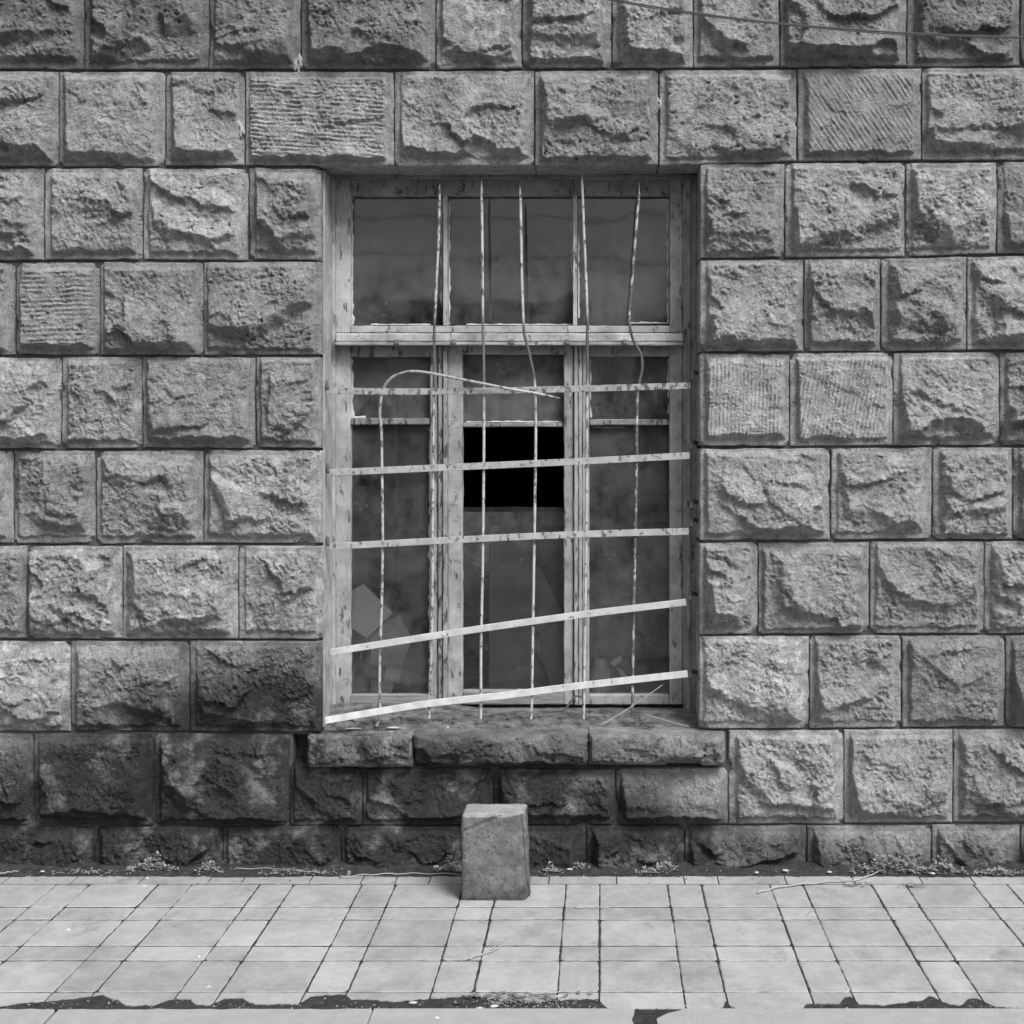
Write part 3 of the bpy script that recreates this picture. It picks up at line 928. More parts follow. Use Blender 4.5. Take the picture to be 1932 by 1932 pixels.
def pane(poly, dust, Y=YG):
    V = [PT(x, y, Y) for x, y in poly] + [PT(x, y, Y) for x, y in poly]
    n = len(poly)
    V = [(a, b + (0 if i < n else .003), c) for i, (a, b, c) in enumerate(V)]
    Fc = [tuple(range(n)), tuple(range(2 * n - 1, n - 1, -1))] + [(i, i + n, (i + 1) % n + n, (i + 1) % n) for i in range(n)]
    o = mesh_obj("glass_pane", V, Fc, M_GLASS, win); o.color = (dust, 0, 0, 1)
    return o


def rect(x0, y0, x1, y1): return [(x0, y0), (x1, y0), (x1, y1), (x0, y1)]


pane(rect(659, 366, 838, 617), .24)
pane(rect(841.5, 366, 1083, 617), .24)
pane(rect(1086.5, 366, 1266, 617), .26)
pane(rect(659, 671, 813, 792), .42); pane(rect(659, 799, 813, 1314), .24)
pane(rect(870, 666, 1066, 800), .55)
pane([(871, 956.5), (900, 957), (960, 956), (1065, 957), (1065, 1306), (871, 1306)], .09)
pane(rect(1110, 670, 1265, 794), .42); pane(rect(1110, 800, 1265, 1314), .28)

# remains of putty
for (x, y0, y1, wd, side) in ((663, 372, 612, 4, 1), (846.5, 380, 612, 3, 1), (1261.5, 376, 610, 3, -1), (1090.5, 440, 600, 2, 1), (663, 676, 790, 4, 1), (812, 805, 1300, 3, -1), (1262, 676, 780, 2.5, -1), (1079, 372, 520, 2, -1), (1113, 680, 788, 2.5, 1), (834, 400, 590, 2.5, -1)):
    r = random.Random(int(x * 7 + y0)); V, Fc = [], []
    n = int((y1 - y0) / 5)
    for i in range(n + 1):
        y = y0 + (y1 - y0) * i / n
        ww = wd * max(.05, .8 + fbm(np.array([y / 22.0]), np.array([x]), 3, 3)[0] * 2.2)
        a, b = PT(x, y, .2085), PT(x + side * ww, y, .2105)
        V += [(a[0], .205, a[2]), b, (b[0], .2125, b[2]), (a[0], .2125, a[2])]
        if i:
            j = (i - 1) * 4
            Fc += [(j + q, j + (q + 1) % 4, j + 4 + (q + 1) % 4, j + 4 + q) for q in range(4)]
    mesh_obj("putty", V, Fc, M_PUTTY, win)
for (x0, x1, y, wd) in ((700, 812, 612, 3), (690, 765, 371.5, 2.0), (880, 1080, 612, 3), (1190, 1262, 609, 4), (666, 690, 787, 8), (880, 1060, 795.5, 3), (1115, 1180, 806, 2.5), (665, 740, 674, 3), (875, 1050, 1302, 3)):
    r = random.Random(int(x0 * 3 + y)); V, Fc = [], []
    n = max(4, int((x1 - x0) / 5))
    for i in range(n + 1):
        x = x0 + (x1 - x0) * i / n
        ww = wd * max(.05, .6 + fbm(np.array([x / 18.0]), np.array([y]), 5, 3)[0] * 2.2) * .5
        a, b = PT(x, y + 1, .2085), PT(x, y - ww, .2105)
        V += [(a[0], .206, a[2]), b, (b[0], .2125, b[2]), (a[0], .2125, a[2])]
        if i:
            j = (i - 1) * 4
            Fc += [(j + q, j + (q + 1) % 4, j + 4 + (q + 1) % 4, j + 4 + q) for q in range(4)]
    mesh_obj("putty", V, Fc, M_PUTTY, win)

# the room behind
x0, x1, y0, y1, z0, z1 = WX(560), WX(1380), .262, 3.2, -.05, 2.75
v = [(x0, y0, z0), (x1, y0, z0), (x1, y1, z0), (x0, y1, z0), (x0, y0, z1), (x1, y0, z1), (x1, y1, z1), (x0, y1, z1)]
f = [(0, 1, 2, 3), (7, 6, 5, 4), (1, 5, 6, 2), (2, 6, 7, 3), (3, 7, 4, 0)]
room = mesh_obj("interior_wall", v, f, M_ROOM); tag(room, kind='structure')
inner = bev_box("inner_sill", WX(600, .25), WX(1330, .25), .272, .60, WZ(1345, .25), WZ(1318, .25), M_WOODOLD, None, .003)
tag(inner, "dark wooden window board inside, behind the lower panes", "window board")


def sheet(name, poly, Y, dY, mat, th=.006):
    """flat board standing on the window board, leaning by dY from foot to top"""
    ys = [p[1] for p in poly]; lo, hi = max(ys), min(ys)
    V = []
    for off in (0, th):
        for x, y in poly:
            YY = Y + dY * (lo - y) / (lo - hi) + off
            p = PT(x, y, YY); V.append(p)
    n = len(poly)
    Fc = [tuple(range(n)), tuple(range(2 * n - 1, n - 1, -1))] + [(i, i + n, (i + 1) % n + n, (i + 1) % n) for i in range(n)]
    return mesh_obj(name, V, Fc, mat)


tag(sheet("board", [(650, 1122), (686, 1101), (718, 1133), (741, 1156), (724, 1172), (692, 1204), (650, 1176)], .232, .004, mat_simple("pale_board", .80, .06, 6, .85, .001, 60)), "pale square-cornered board behind the left pane", "board")
tag(sheet("board", [(700, 1206), (724, 1176), (753, 1161), (778, 1205), (735, 1316), (700, 1316)], .292, .006, mat_simple("dull_board", .55, .08, 6, .85, .001, 60)), "dull board just right of the pale one behind the left pane", "board")
tag(sheet("board", [(923, 1022), (964, 1022), (994, 1043), (1022, 1077), (1058, 1148), (1075, 1190), (1075, 1330), (923, 1330)], .270, .02, mat_simple("dusty_board", .20, .14, 9, .9, .001, 60)), "tall dusty board with a slanting top behind the broken middle pane", "board")
tag(sheet("board", [(1008, 1206), (1042, 1180), (1072, 1168), (1072, 1326), (1038, 1326), (1036, 1292), (1034, 1272), (1026, 1252), (1008, 1224)], .240, .01, mat_simple("curved_board", .26, .05, 8, .9, .001, 60)), "small pale board with a curved edge in the middle pane's lower right corner", "board")
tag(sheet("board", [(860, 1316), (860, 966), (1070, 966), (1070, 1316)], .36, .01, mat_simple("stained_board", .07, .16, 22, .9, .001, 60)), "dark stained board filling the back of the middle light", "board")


def lathe(name, prof, base, axis, mat, parent=None, n=20):
    base = Vector(base); axis = Vector(axis).normalized()
    a = axis.cross(Vector((0, 0, 1)));
    if a.length < .1: a = axis.cross(Vector((1, 0, 0)))
    a.normalize(); b = axis.cross(a)
    V, Fc = [], []
    for (t, r) in prof:
        for k in range(n):
            th = 2 * math.pi * k / n
            V.append(tuple(base + axis * t + a * (r * math.cos(th)) + b * (r * math.sin(th))))
    for i in range(len(prof) - 1):
        for k in range(n):
            k2 = (k + 1) % n
            Fc.append((i * n + k, i * n + k2, (i + 1) * n + k2, (i + 1) * n + k))
    Fc.append(tuple(range(n))); Fc.append(tuple((len(prof) - 1) * n + k for k in range(n)))
    return mesh_obj(name, V, Fc, mat, parent, smooth=False)


bp = PT(700, 1268, .256)
bot = empty("plastic_bottle", bp)
tag(bot, "plastic bottle with a white label lying behind the left pane", "bottle")
ax = (1, .1, -.17)
lathe("bottle_body", [(-.01, .018), (0, .024), (.045, .024), (.05, .022), (.055, .024), (.14, .024), (.17, .016), (.19, .010), (.215, .010)], bp, ax, mat_simple("dim_plastic", .30, .03, 20, .3, .001, 40, .5), bot)
lathe("bottle_label", [(.048, .0248), (.052, .0255), (.096, .0255), (.10, .0248)], bp, ax, mat_simple("white_label", .85, .05, 30, .6, .0005, 60), bot)
lathe("bottle_cap", [(.212, .012), (.226, .012)], bp, ax, M_BOARD, bot)
bp = PT(1133, 1312, .262)
jar = lathe("glass_jar", [(0, .028), (.01, .034), (.09, .034), (.115, .024), (.125, .024)], bp, (0, 0, 1), mat_simple("dim_jar", .60, .06, 25, .25, .001, 40, .6))
tag(jar, "small dusty jar standing behind the right pane", "jar")
r = random.Random(4); V = []
for i, (x, y) in enumerate([(1150, 1252), (1170, 1236), (1174, 1246), (1160, 1256), (1172, 1262), (1184, 1276), (1176, 1284), (1164, 1262)]):
    V.append(PT(x, y, .226 + r.uniform(0, .012)))
V += [(a, b + .002, c) for a, b, c in V]
M_WRAP = mat_simple("wrapper_foil", .75, .1, 40, .5, .001, 60)
wr = mesh_obj("wrapper", V, [(0, 1, 2, 3), (3, 4, 7), (4, 5, 6, 7), (11, 10, 9, 8), (15, 12, 11), (15, 14, 13, 12), (0, 8, 9, 1), (1, 9, 10, 2), (4, 12, 13, 5), (5, 13, 14, 6), (0, 3, 11, 8), (6, 14, 15, 7)], M_WRAP)
tag(wr, "crumpled pale wrapper behind the right pane beside the jar", "wrapper")

# ------------------------------------------------------------------ the grille
gr = empty("window_grille", (0, 0, 0))
tag(gr, "white painted iron grille over the window, its rods bent apart and pointed", "grille")
GYR, GYB = .052, .040          # rods run behind the flat bars


def c4(x, y): return (590.1 + .3984 * x, 615.8 + .3984 * y)
def c5(x, y): return (590.1 + .3984 * x, 287.4 + .3984 * y)


def rod(pts, Ys, color, tip=True, r0=.0046):
    P = []
    for i, (x, y) in enumerate(pts):
        Y = Ys(i, x, y) if callable(Ys) else Ys
        P.append(PT(x, y, Y))
    P = smooth_path(P, 7)
    L = [0]
    for i in range(1, len(P)): L.append(L[-1] + (P[i] - P[i - 1]).length)
    rad = [r0 * (min(1, .12 + (L[-1] - l) / .045) if tip else 1) for l in L]
    V, Fc = tube_vf(P, rad, 8)
    o = mesh_obj("grille_rod", V, Fc, M_METAL, gr, smooth=True); o.color = color
    return o


A = [c4(*p) for p in [(300, 1893), (312, 1868), (318, 1830), (316, 1700), (320, 1500), (328, 1250), (331, 1000), (328, 700), (325, 500), (318, 400), (326, 330), (345, 275), (385, 236), (450, 215), (520, 216), (640, 238), (800, 270), (950, 299), (1060, 318), (1172, 340)]]
rod(A, lambda i, x, y: GYR - (.035 * max(0, (i - 9)) / 5 if i < 15 else .035), (.60, .58, .25, 1))
B = [c4(*p) for p in [(550, 1862), (551, 1780), (556, 1650), (566, 1300), (567, 1000), (570, 600), (574, 300), (576, 0)]] + [c5(*p) for p in [(580, 740), (588, 560), (596, 400), (601, 150)]]
rod(B, GYR, (.60, .60, 1, 1))
Cc = [c4(*p) for p in [(795, 1862), (796, 1780), (797, 1500), (805, 1100), (810, 600), (810, 200), (806, 0)]] + [c5(*p) for p in [(803, 500), (799, 130)]]
rod(Cc, GYR, (.66, .5, .9, 1))
Dd = [c4(*p) for p in [(1033, 1862), (1037, 1780), (1040, 1600), (1046, 1200), (1054, 700), (1056, 400), (1050, 260), (1030, 150), (1005, 50)]] + [c5(*p) for p in [(1000, 850), (990, 600), (985, 300), (981, 160)]]
rod(Dd, GYR, (.64, .5, 1, 1))
E = [c4(*p) for p in [(1282, 1862), (1284, 1780), (1287, 1500), (1295, 1000), (1297, 600), (1300, 200), (1300, 0)]] + [c5(*p) for p in [(1302, 840), (1294, 600), (1283, 350), (1274, 88)]]
rod(E, GYR, (.62, .5, 1, 1))
Ff = [c4(*p) for p in [(1513, 1840), (1514, 1780), (1518, 1500), (1524, 1150), (1533, 700), (1535, 400), (1545, 270), (1560, 200), (1553, 130), (1520, 70), (1502, 0)]] + [c5(*p) for p in [(1499, 750), (1505, 680), (1520, 500), (1540, 250), (1548, 140)]]
rod(Ff, lambda i, x, y: GYR - (.012 if y < 640 else 0), (.58, .74, 1, 1))
# forked stub at the foot of the fifth rod
V, Fc = tube_vf(smooth_path([PT(*c4(1284, 1760), GYR), PT(*c4(1245, 1752), GYR), PT(*c4(1210, 1795), GYR), PT(*c4(1195, 1812), GYR)], 5), .0035, 6)
o = mesh_obj("bent_stub", V, Fc, M_METAL, gr, smooth=True); o.color = (.4, .9, 0, 1)


def flat_bar(pts, Ys, hw, color):
    P = smooth_path([PT(x, y, Ys[i] if hasattr(Ys, '__len__') else Ys) for i, (x, y) in enumerate(pts)], 8)
    V, Fc = [], []
    n = len(P)
    for i, p in enumerate(P):
        t = (P[min(i + 1, n - 1)] - P[max(i - 1, 0)]).normalized()
        up = Vector((-t.z, 0, t.x))
        if up.z < 0: up = -up
        for (a, b) in ((hw - .001, -.0028), (hw, -.0018), (hw, .0028), (-hw, .0028), (-hw, -.0018), (-hw + .001, -.0028)):
            q = p + up * a; V.append((q.x, q.y + b, q.z))
        if i:
            j = (i - 1) * 6
            Fc += [(j + k, j + (k + 1) % 6, j + 6 + (k + 1) % 6, j + 6 + k) for k in range(6)]
    Fc += [(5, 4, 3, 2, 1, 0), tuple((n - 1) * 6 + k for k in range(6))]
    o = mesh_obj("flat_bar", V, Fc, M_METAL, gr); o.color = color
    return o


flat_bar([c4(*p) for p in [(80, 305), (420, 309), (800, 306), (1250, 296), (1787, 281)]], GYB, .0105, (.46, .56, 0, 1))
flat_bar([c4(*p) for p in [(80, 693), (570, 671), (1190, 643), (1785, 612)]], GYB, .0110, (.50, .48, 0, 1))
flat_bar([c4(*p) for p in [(80, 1043), (800, 1005), (1300, 984), (1780, 971)]], GYB, .0108, (.53, .46, 0, 1))
flat_bar([c4(*p) for p in [(85, 1543), (320, 1505), (800, 1431), (1290, 1363), (1768, 1306)]], [.02, .03, GYB, GYB, GYB], .0110, (.68, .34, 0, 1))
flat_bar([c4(*p) for p in [(60, 1866), (320, 1822), (560, 1785), (900, 1748), (1290, 1699), (1775, 1645)]], [-.02, .02, .038, GYB, GYB, GYB], .0112, (.78, .32, 0, 1))
# rusty hooks let into the reveals
for (x, y, s) in ((70, 285, -1), (75, 680, -1), (75, 1025, -1), (1795, 240, 1), (1790, 570, 1), (1790, 935, 1), (1783, 1285, 1), (1785, 1655, 1), (1790, 850, 1)):
    px, py = c4(x, y)
    V, Fc = tube_vf(smooth_path([PT(px, py + 5, .038), PT(px + s * 1.5, py - 3, .045), PT(px + s * 3, py - 9, .06), PT(px + s * 14, py - 6, .09)], 4), [.006] * 7 + [.007] * 6, 6)
    o = mesh_obj("hook", V, Fc, M_METAL, gr, smooth=True); o.color = (.3, 1.0, 0, 1)

# rubble bed between window frame and sill stones
nx_, nz_ = 420, 34
U, Vv = np.meshgrid(np.linspace(0, 1, nx_), np.linspace(0, 1, nz_))
PX = 609 + U * (1317 - 609)
zb_ = WZ(1388, -.045) - .004
ytop = np.interp(PX, [600, 700, 860, 900, 1280, 1320], [1329, 1327, 1331, 1337, 1338, 1335]) + fbm(PX / 40, PX * 0, 81, 3) * 2.5
Yt_, Yb_ = .158, .055 + .02 * fbm(PX / 60, PX * 0, 82, 3)
zt_ = EYE - (ytop - VY) * (D0 + Yt_) / F
Xb = (PX - VX) * (D0 + .12) / F
Yv = Yb_ + (Yt_ - Yb_) * Vv ** 1.3; Zv = zb_ + (zt_ - zb_) * Vv ** .85
dsp = fbm(Xb / .075, Zv / .013, 83, 5, .65) * .020 + fbm(Xb / .018, Zv / .006, 84, 3, .6) * .008
Yv = Yv - dsp * np.clip(Vv * 4, 0, 1)
Pb = np.stack([Xb, Yv, Zv], -1)
Pb = np.concatenate([Pb, Pb[-1:] + np.array([0, .03, -.002])], 0)
idx = np.arange(Pb.shape[0] * nx_).reshape(-1, nx_)
q = np.stack([idx[:-1, :-1], idx[:-1, 1:], idx[1:, 1:], idx[1:, :-1]], -1).reshape(-1, 4)
mesh_obj("rubble_bed", Pb.reshape(-1, 3), q, M_BED, wall, smooth=True)

# rubbish on the sill
tag(mesh_obj("twig", *tube_vf(smooth_path([PT(1134, 1368, -.01), PT(1190, 1334, .03), PT(1250, 1292, .03)], 6), .0013, 5), M_TWIG), "thin dry stalk slanting across the right end of the window sill", "twig")
tag(mesh_obj("twig", *tube_vf(smooth_path([PT(1218, 1348, .03), PT(1260, 1360, .02), PT(1300, 1371, .0)], 6), .0012, 5), M_TWIG), "short dry stalk lying at the right corner of the sill", "twig")


def scrap(px, py, Y, a, b, th, label, cat, mat=M_PALE, seed=1, z=None, name="paper_scrap"):
    r = random.Random(seed); n = 9
    cx, _, cz = PT(px, py, Y)
    if z is not None: cz = z
    V = [(cx, Y, cz + th * 1.5)]
    for k in range(n):
        t = 2 * math.pi * k / n; q = r.uniform(.6, 1.15)
        V.append((cx + math.cos(t) * a * q, Y + math.sin(t) * b * q, cz + r.uniform(.1, 1) * th * .6))
    V += [(x, y, zz - th * .8) for x, y, zz in V]
    Fc = [(0, 1 + k, 1 + (k + 1) % n) for k in range(n)] + [(n + 1, n + 2 + (k + 1) % n, n + 2 + k) for k in range(n)]
    Fc += [(1 + k, n + 2 + k, n + 2 + (k + 1) % n, 1 + (k + 1) % n) for k in range(n)]
    o = mesh_obj(name, V, Fc, mat)
    tag(o, label, cat)
    return o


ZS = WZ(1388, -.045)
scrap(740, 1366, .06, .020, .009, .0028, "torn paper scrap on the sill below the bottom flat bar", "paper scrap", seed=2, z=ZS + .004)
scrap(842, 1363, .07, .016, .010, .006, "small white scrap on the sill between the second and third rods", "paper scrap", seed=3, z=ZS + .003)
scrap(668, 1368, .05, .026, .005, .002, "flattened strip of flaked paint at the left end of the sill", "paint flake", seed=5, z=ZS + .003, name="paint_flake")

# sprig of dry weed on the sill
V, Fc = [], []
r = random.Random(12)
for k in range(240):
    t_ = r.random()
    bx, by, bz = WX(1196 + 34 * t_, .03) + r.gauss(0, .007), .03 + r.gauss(0, .010), ZS + .034 * (1 - t_) ** 1.5 + .006 + abs(r.gauss(0, .006))
    d = Vector((r.uniform(-1, 1), r.uniform(-1, 1), r.uniform(-.2, 1))).normalized() * r.uniform(.006, .016)
    e = d.cross(Vector((r.uniform(-1, 1), 1, .3))).normalized() * .002
    b = len(V); V += [(bx, by, bz), (bx + d.x * .5 + e.x, by + d.y * .5 + e.y, bz + d.z * .5), (bx + d.x, by + d.y, bz + d.z), (bx + d.x * .5 - e.x, by + d.y * .5 - e.y, bz + d.z * .5)]
    Fc.append((b, b + 1, b + 2, b + 3))
tag(mesh_obj("dead_weed", V, Fc, mat_simple("dead_tuft", .12, .14, 90, .9, .001, 200)), "small dead tuft caught on the sill under the sixth rod", "weed")
# grit and crumbs on the sill top
V, Fc = [], []


def crumb(V, Fc, x, y, z, s, r):
    b = len(V)
    for (dx, dy, dz) in ((1, 0, 0), (-1, 0, 0), (0, 1, 0), (0, -1, 0), (0, 0, 1)):
        q = s * r.uniform(.6, 1.3); V.append((x + dx * q, y + dy * q, z + dz * q * .7))
    Fc += [(b, b + 2, b + 4), (b + 2, b + 1, b + 4), (b + 1, b + 3, b + 4), (b + 3, b, b + 4)]


for k in range(500):
    crumb(V, Fc, r.uniform(WX(610), WX(1310)), r.uniform(-.03, .15), ZS + .0005, r.choice([.0012, .002, .002, .004]), r)
tag(mesh_obj("sill_grit", V, Fc, M_MORTAR), "grit and crumbs strewn on the window sill", "grit", kind='stuff')

# ------------------------------------------------------------------ cable over the wall
cp = [PT(-200, -260, -.22), PT(600, -105, -.22), PT(1000, -34, -.22), PT(1160, -1, -.22), PT(1288, 21, -.22), PT(1438, 40, -.22), PT(1588, 54, -.22), PT(1711, 62, -.22), PT(1932, 70, -.22), PT(2200, 72, -.22), PT(2500, 66, -.22)]
cab = empty("overhead_cable", cp[5]); tag(cab, "thin dark twin cable sagging across the top right of the wall", "cable")
sp = smooth_path(cp, 8)
V, Fc = tube_vf(sp, .0025, 6); mesh_obj("cable_strand", V, Fc, M_CABLE, cab, smooth=True)
V, Fc = tube_vf([p + Vector((0, -.001, -.0046 - .001 * math.sin(p.x * 9))) for p in sp], .0020, 6); mesh_obj("cable_strand", V, Fc, M_CABLE, cab, smooth=True)

# ------------------------------------------------------------------ pavement
pav = empty("pavement", (0, 0, 0)); tag(pav, kind='structure')
PER, JW = .3135, .0050
LW = .2095
ROWS = [(-.397, -.185), (-.505, -.397), (-.713, -.505), (-.822, -.713), (-1.036, -.822)]
X0 = -.003                     # a joint here, a wide column begins to its right
cols = []
for k in range(-12, 8):
    a = X0 + k * PER
    cols.append((a, a + LW)); cols.append((a + LW, a + PER))
rt = random.Random(77)
tile_cache = {}


def tile_mesh(wd, dp):
    key = (round(wd, 4), round(dp, 4), rt.randrange(5))
    if key in tile_cache: return tile_cache[key]
    r = random.Random(hash(key) & 0xffff)
    c = .0022; V = []
    hw, hd = wd / 2, dp / 2
    n = 9
    def ring(inset, z, jit):
        out = []
        for (ax, ay, bx, by) in ((-1, -1, 1, -1), (1, -1, 1, 1), (1, 1, -1, 1), (-1, 1, -1, -1)):
            for k in range(n):
                t = k / n
                x = (ax + (bx - ax) * t) * (hw - inset); y = (ay + (by - ay) * t) * (hd - inset)
                out.append((x + r.uniform(-jit, jit), y + r.uniform(-jit, jit), z))
        return out
    V = ring(0, -.035, 0) + ring(.0, -.0020, .0011) + ring(c, 0, .0013)
    for cn in range(4):                       # corners knocked off, some a little, some more
        kk = cn * n; m4 = 4 * n
        q = r.choice([.0006, .0008, .0010, .0014, .0030])
        for rg in (1, 2):
            x, y, z = V[rg * m4 + kk]; V[rg * m4 + kk] = (x - math.copysign(q, x), y - math.copysign(q * .8, y), z)
    m = 4 * n
    Fc = []
    for q in range(2):
        for k in range(m):
            k2 = (k + 1) % m
            Fc.append((q * m + k, q * m + k2, (q + 1) * m + k2, (q + 1) * m + k))
    Fc.append(tuple(range(2 * m, 3 * m)))
    me = bpy.data.meshes.new("paving_tile"); me.from_pydata(V, [], Fc); me.update(); me.materials.append(M_TILE)
    tile_cache[key] = me
    return me


for (ya, yb) in ROWS:
    for (xa, xb) in cols:
        if xb < -2.95 or xa > 1.75: continue
        j = JW * rt.uniform(.55, 1.15)
        o = bpy.data.objects.new("paving_tile", tile_mesh(round(xb - xa, 3) - JW * .80, round(yb - ya, 3) - .0085))
        link(o, pav)
        o.location = ((xa + xb) / 2 + rt.uniform(-.0012, .0012), (ya + yb) / 2 + rt.uniform(-.0012, .0012), rt.uniform(-.0005, .0005))
        o.rotation_euler = (rt.uniform(-.002, .002), rt.uniform(-.002, .002), rt.uniform(-.004, .004))


def edge_tile(xa, xb, yback, yfront_fn, flip=False):
    n = 44; V = []
    xs_ = [xa + (xb - xa) * i / n for i in range(n + 1)]
    top = [(x, yback, 0) for x in xs_] + [(x, yfront_fn(x), 0) for x in reversed(xs_)]
    zj = rt.uniform(-.0005, .0005)
    m = len(top)
    V = [(x, y, zj) for x, y, z in top] + [(x, y, -.035) for x, y, z in top]
    Fc = [tuple(range(m)) if flip else tuple(range(m - 1, -1, -1))]
    Fc += [(k, (k + 1) % m, (k + 1) % m + m, k + m) if not flip else ((k + 1) % m, k, k + m, (k + 1) % m + m) for k in range(m)]
    return mesh_obj("paving_tile", V, Fc, M_TILE, pav)


FRONT = [(-700, 1895), (0, 1899), (40, 1891), (100, 1886), (175, 1877), (205, 1885), (218, 1888), (235, 1896), (290, 1896), (312, 1884), (350, 1884), (372, 1896), (395, 1896), (415, 1882), (450, 1884), (480, 1894), (560, 1894), (578, 1878), (640, 1874), (655, 1884), (700, 1886), (740, 1889), (800, 1884), (840, 1881), (890, 1876), (905, 1882), (1010, 1890), (1060, 1884), (1128, 1884), (1142, 1899), (1150, 1903), (1355, 1903), (1364, 1899), (1370, 1886), (1378, 1899), (1386, 1903), (1512, 1903), (1522, 1893), (1585, 1893), (1600, 1880), (1612, 1880), (1622, 1893), (1660, 1896), (1700, 1891), (1745, 1886), (1765, 1878), (1782, 1890), (1812, 1897), (1835, 1883), (1850, 1883), (1872, 1896), (1900, 1901), (1960, 1903), (2600, 1896)]
fx_ = [p[0] for p in FRONT]; fy_ = [p[1] for p in FRONT]


def front_y(x):
    px = VX + x * F / 3.5
    py = float(np.interp(px, fx_, fy_)) + float(fbm(np.array([x / .02]), np.array([1.3]), 61, 4, .65)[0]) * 3.4
    return min(-1.040, max(GY(min(py, 1903)), -1.1365))


def back_y(x):
    n_ = float(fbm(np.array([x / .10]), np.array([5.3]), 62, 6, .62)[0])
    return -.108 + n_ * .020


for (xa, xb) in cols:
    if xb < -2.95 or xa > 1.75: continue
    edge_tile(xa + JW * .45, xb - JW * .45, -1.036 - .004, front_y)
back_cols = []
x = -2.95
while x < 1.8:
    wd = rt.choice([.21, .105, .21, .21, .16]); back_cols.append((x, x + wd)); x += wd
for (xa, xb) in back_cols:
    edge_tile(xa + JW * .4, xb - JW * .4, -.185 + .004, back_y, flip=True)

# soil under the joints, heaped against the wall foot
nxs, nys = 620, 60
xs_ = np.linspace(-3.0, 1.85, nxs); ys_ = np.concatenate([np.linspace(.03, -.16, 30), np.linspace(-.2, -1.1395, 30)])
Xg, Yg = np.meshgrid(xs_, ys_)
heap = np.clip((Yg + .135) / .13, 0, 1)
Zg = -.0022 + heap ** 1.2 * (.016 + .012 * fbm(Xg / .25, Yg / .1, 71, 3)) + heap * .006 * fbm(Xg / .025, Yg / .02, 72, 3) + .0006 * fbm(Xg / .02, Yg / .02, 73, 2)
idx = np.arange(Xg.size).reshape(Xg.shape)
q = np.stack([idx[:-1, :-1], idx[1:, :-1], idx[1:, 1:], idx[:-1, 1:]], -1).reshape(-1, 4)
o = mesh_obj("soil", np.stack([Xg, Yg, Zg], -1).reshape(-1, 3), q, M_SOIL, None, smooth=True); tag(o, kind='structure')

# kerb
kb = empty("kerb", (0, -1.14, 0)); tag(kb, kind='structure')
kx = lambda px: WX(px, GY(1915))
for (a, b) in ((-3.0, kx(95)), (kx(97), kx(700))):
    bev_box("kerb_stone", a + .002, b - .002, -1.345, -1.1385, -.14, .001, M_KERB, kb, .004, cuts=.0012)


def kerb_poly(pts):
    n = len(pts)
    V = [(x, y, .001) for x, y in pts] + [(x, y, -.14) for x, y in pts]
    mesh_obj("kerb_stone", V, [tuple(range(n)), tuple(range(2 * n - 1, n - 1, -1))] + [(k, k + n, (k + 1) % n + n, (k + 1) % n) for k in range(n)], M_KERB, kb)


kerb_poly([(kx(700) + .002, -1.345), (kx(1188), -1.345), (kx(1193), -1.30), (kx(1196), -1.24), (kx(1191), -1.20), (kx(1196), -1.17), (kx(1198), -1.1385), (kx(700) + .002, -1.1385)])
kerb_poly([(kx(1232), -1.345), (1.85, -1.345), (1.85, -1.1385), (kx(1296), -1.1385), (kx(1281), -1.152), (kx(1262), -1.165), (kx(1250), -1.18), (kx(1238), -1.20), (kx(1240), -1.25)])
v, f = box_vf(kx(1180), kx(1300), -1.344, -1.139, -.14, -.003)
mesh_obj("kerb_bedding", v, f, M_SOIL, kb)

o = mesh_obj("road", *(lambda v, f: (v, f))(*box_vf(-60, 60, -9.0, -1.346, -.30, -.115)), M_ROAD); tag(o, kind='structure')
v = [(-250, -260, -.16), (250, -260, -.16), (250, 60, -.16), (-250, 60, -.16)]
o = mesh_obj("ground", v, [(0, 1, 2, 3)], M_GROUND); tag(o, kind='structure')

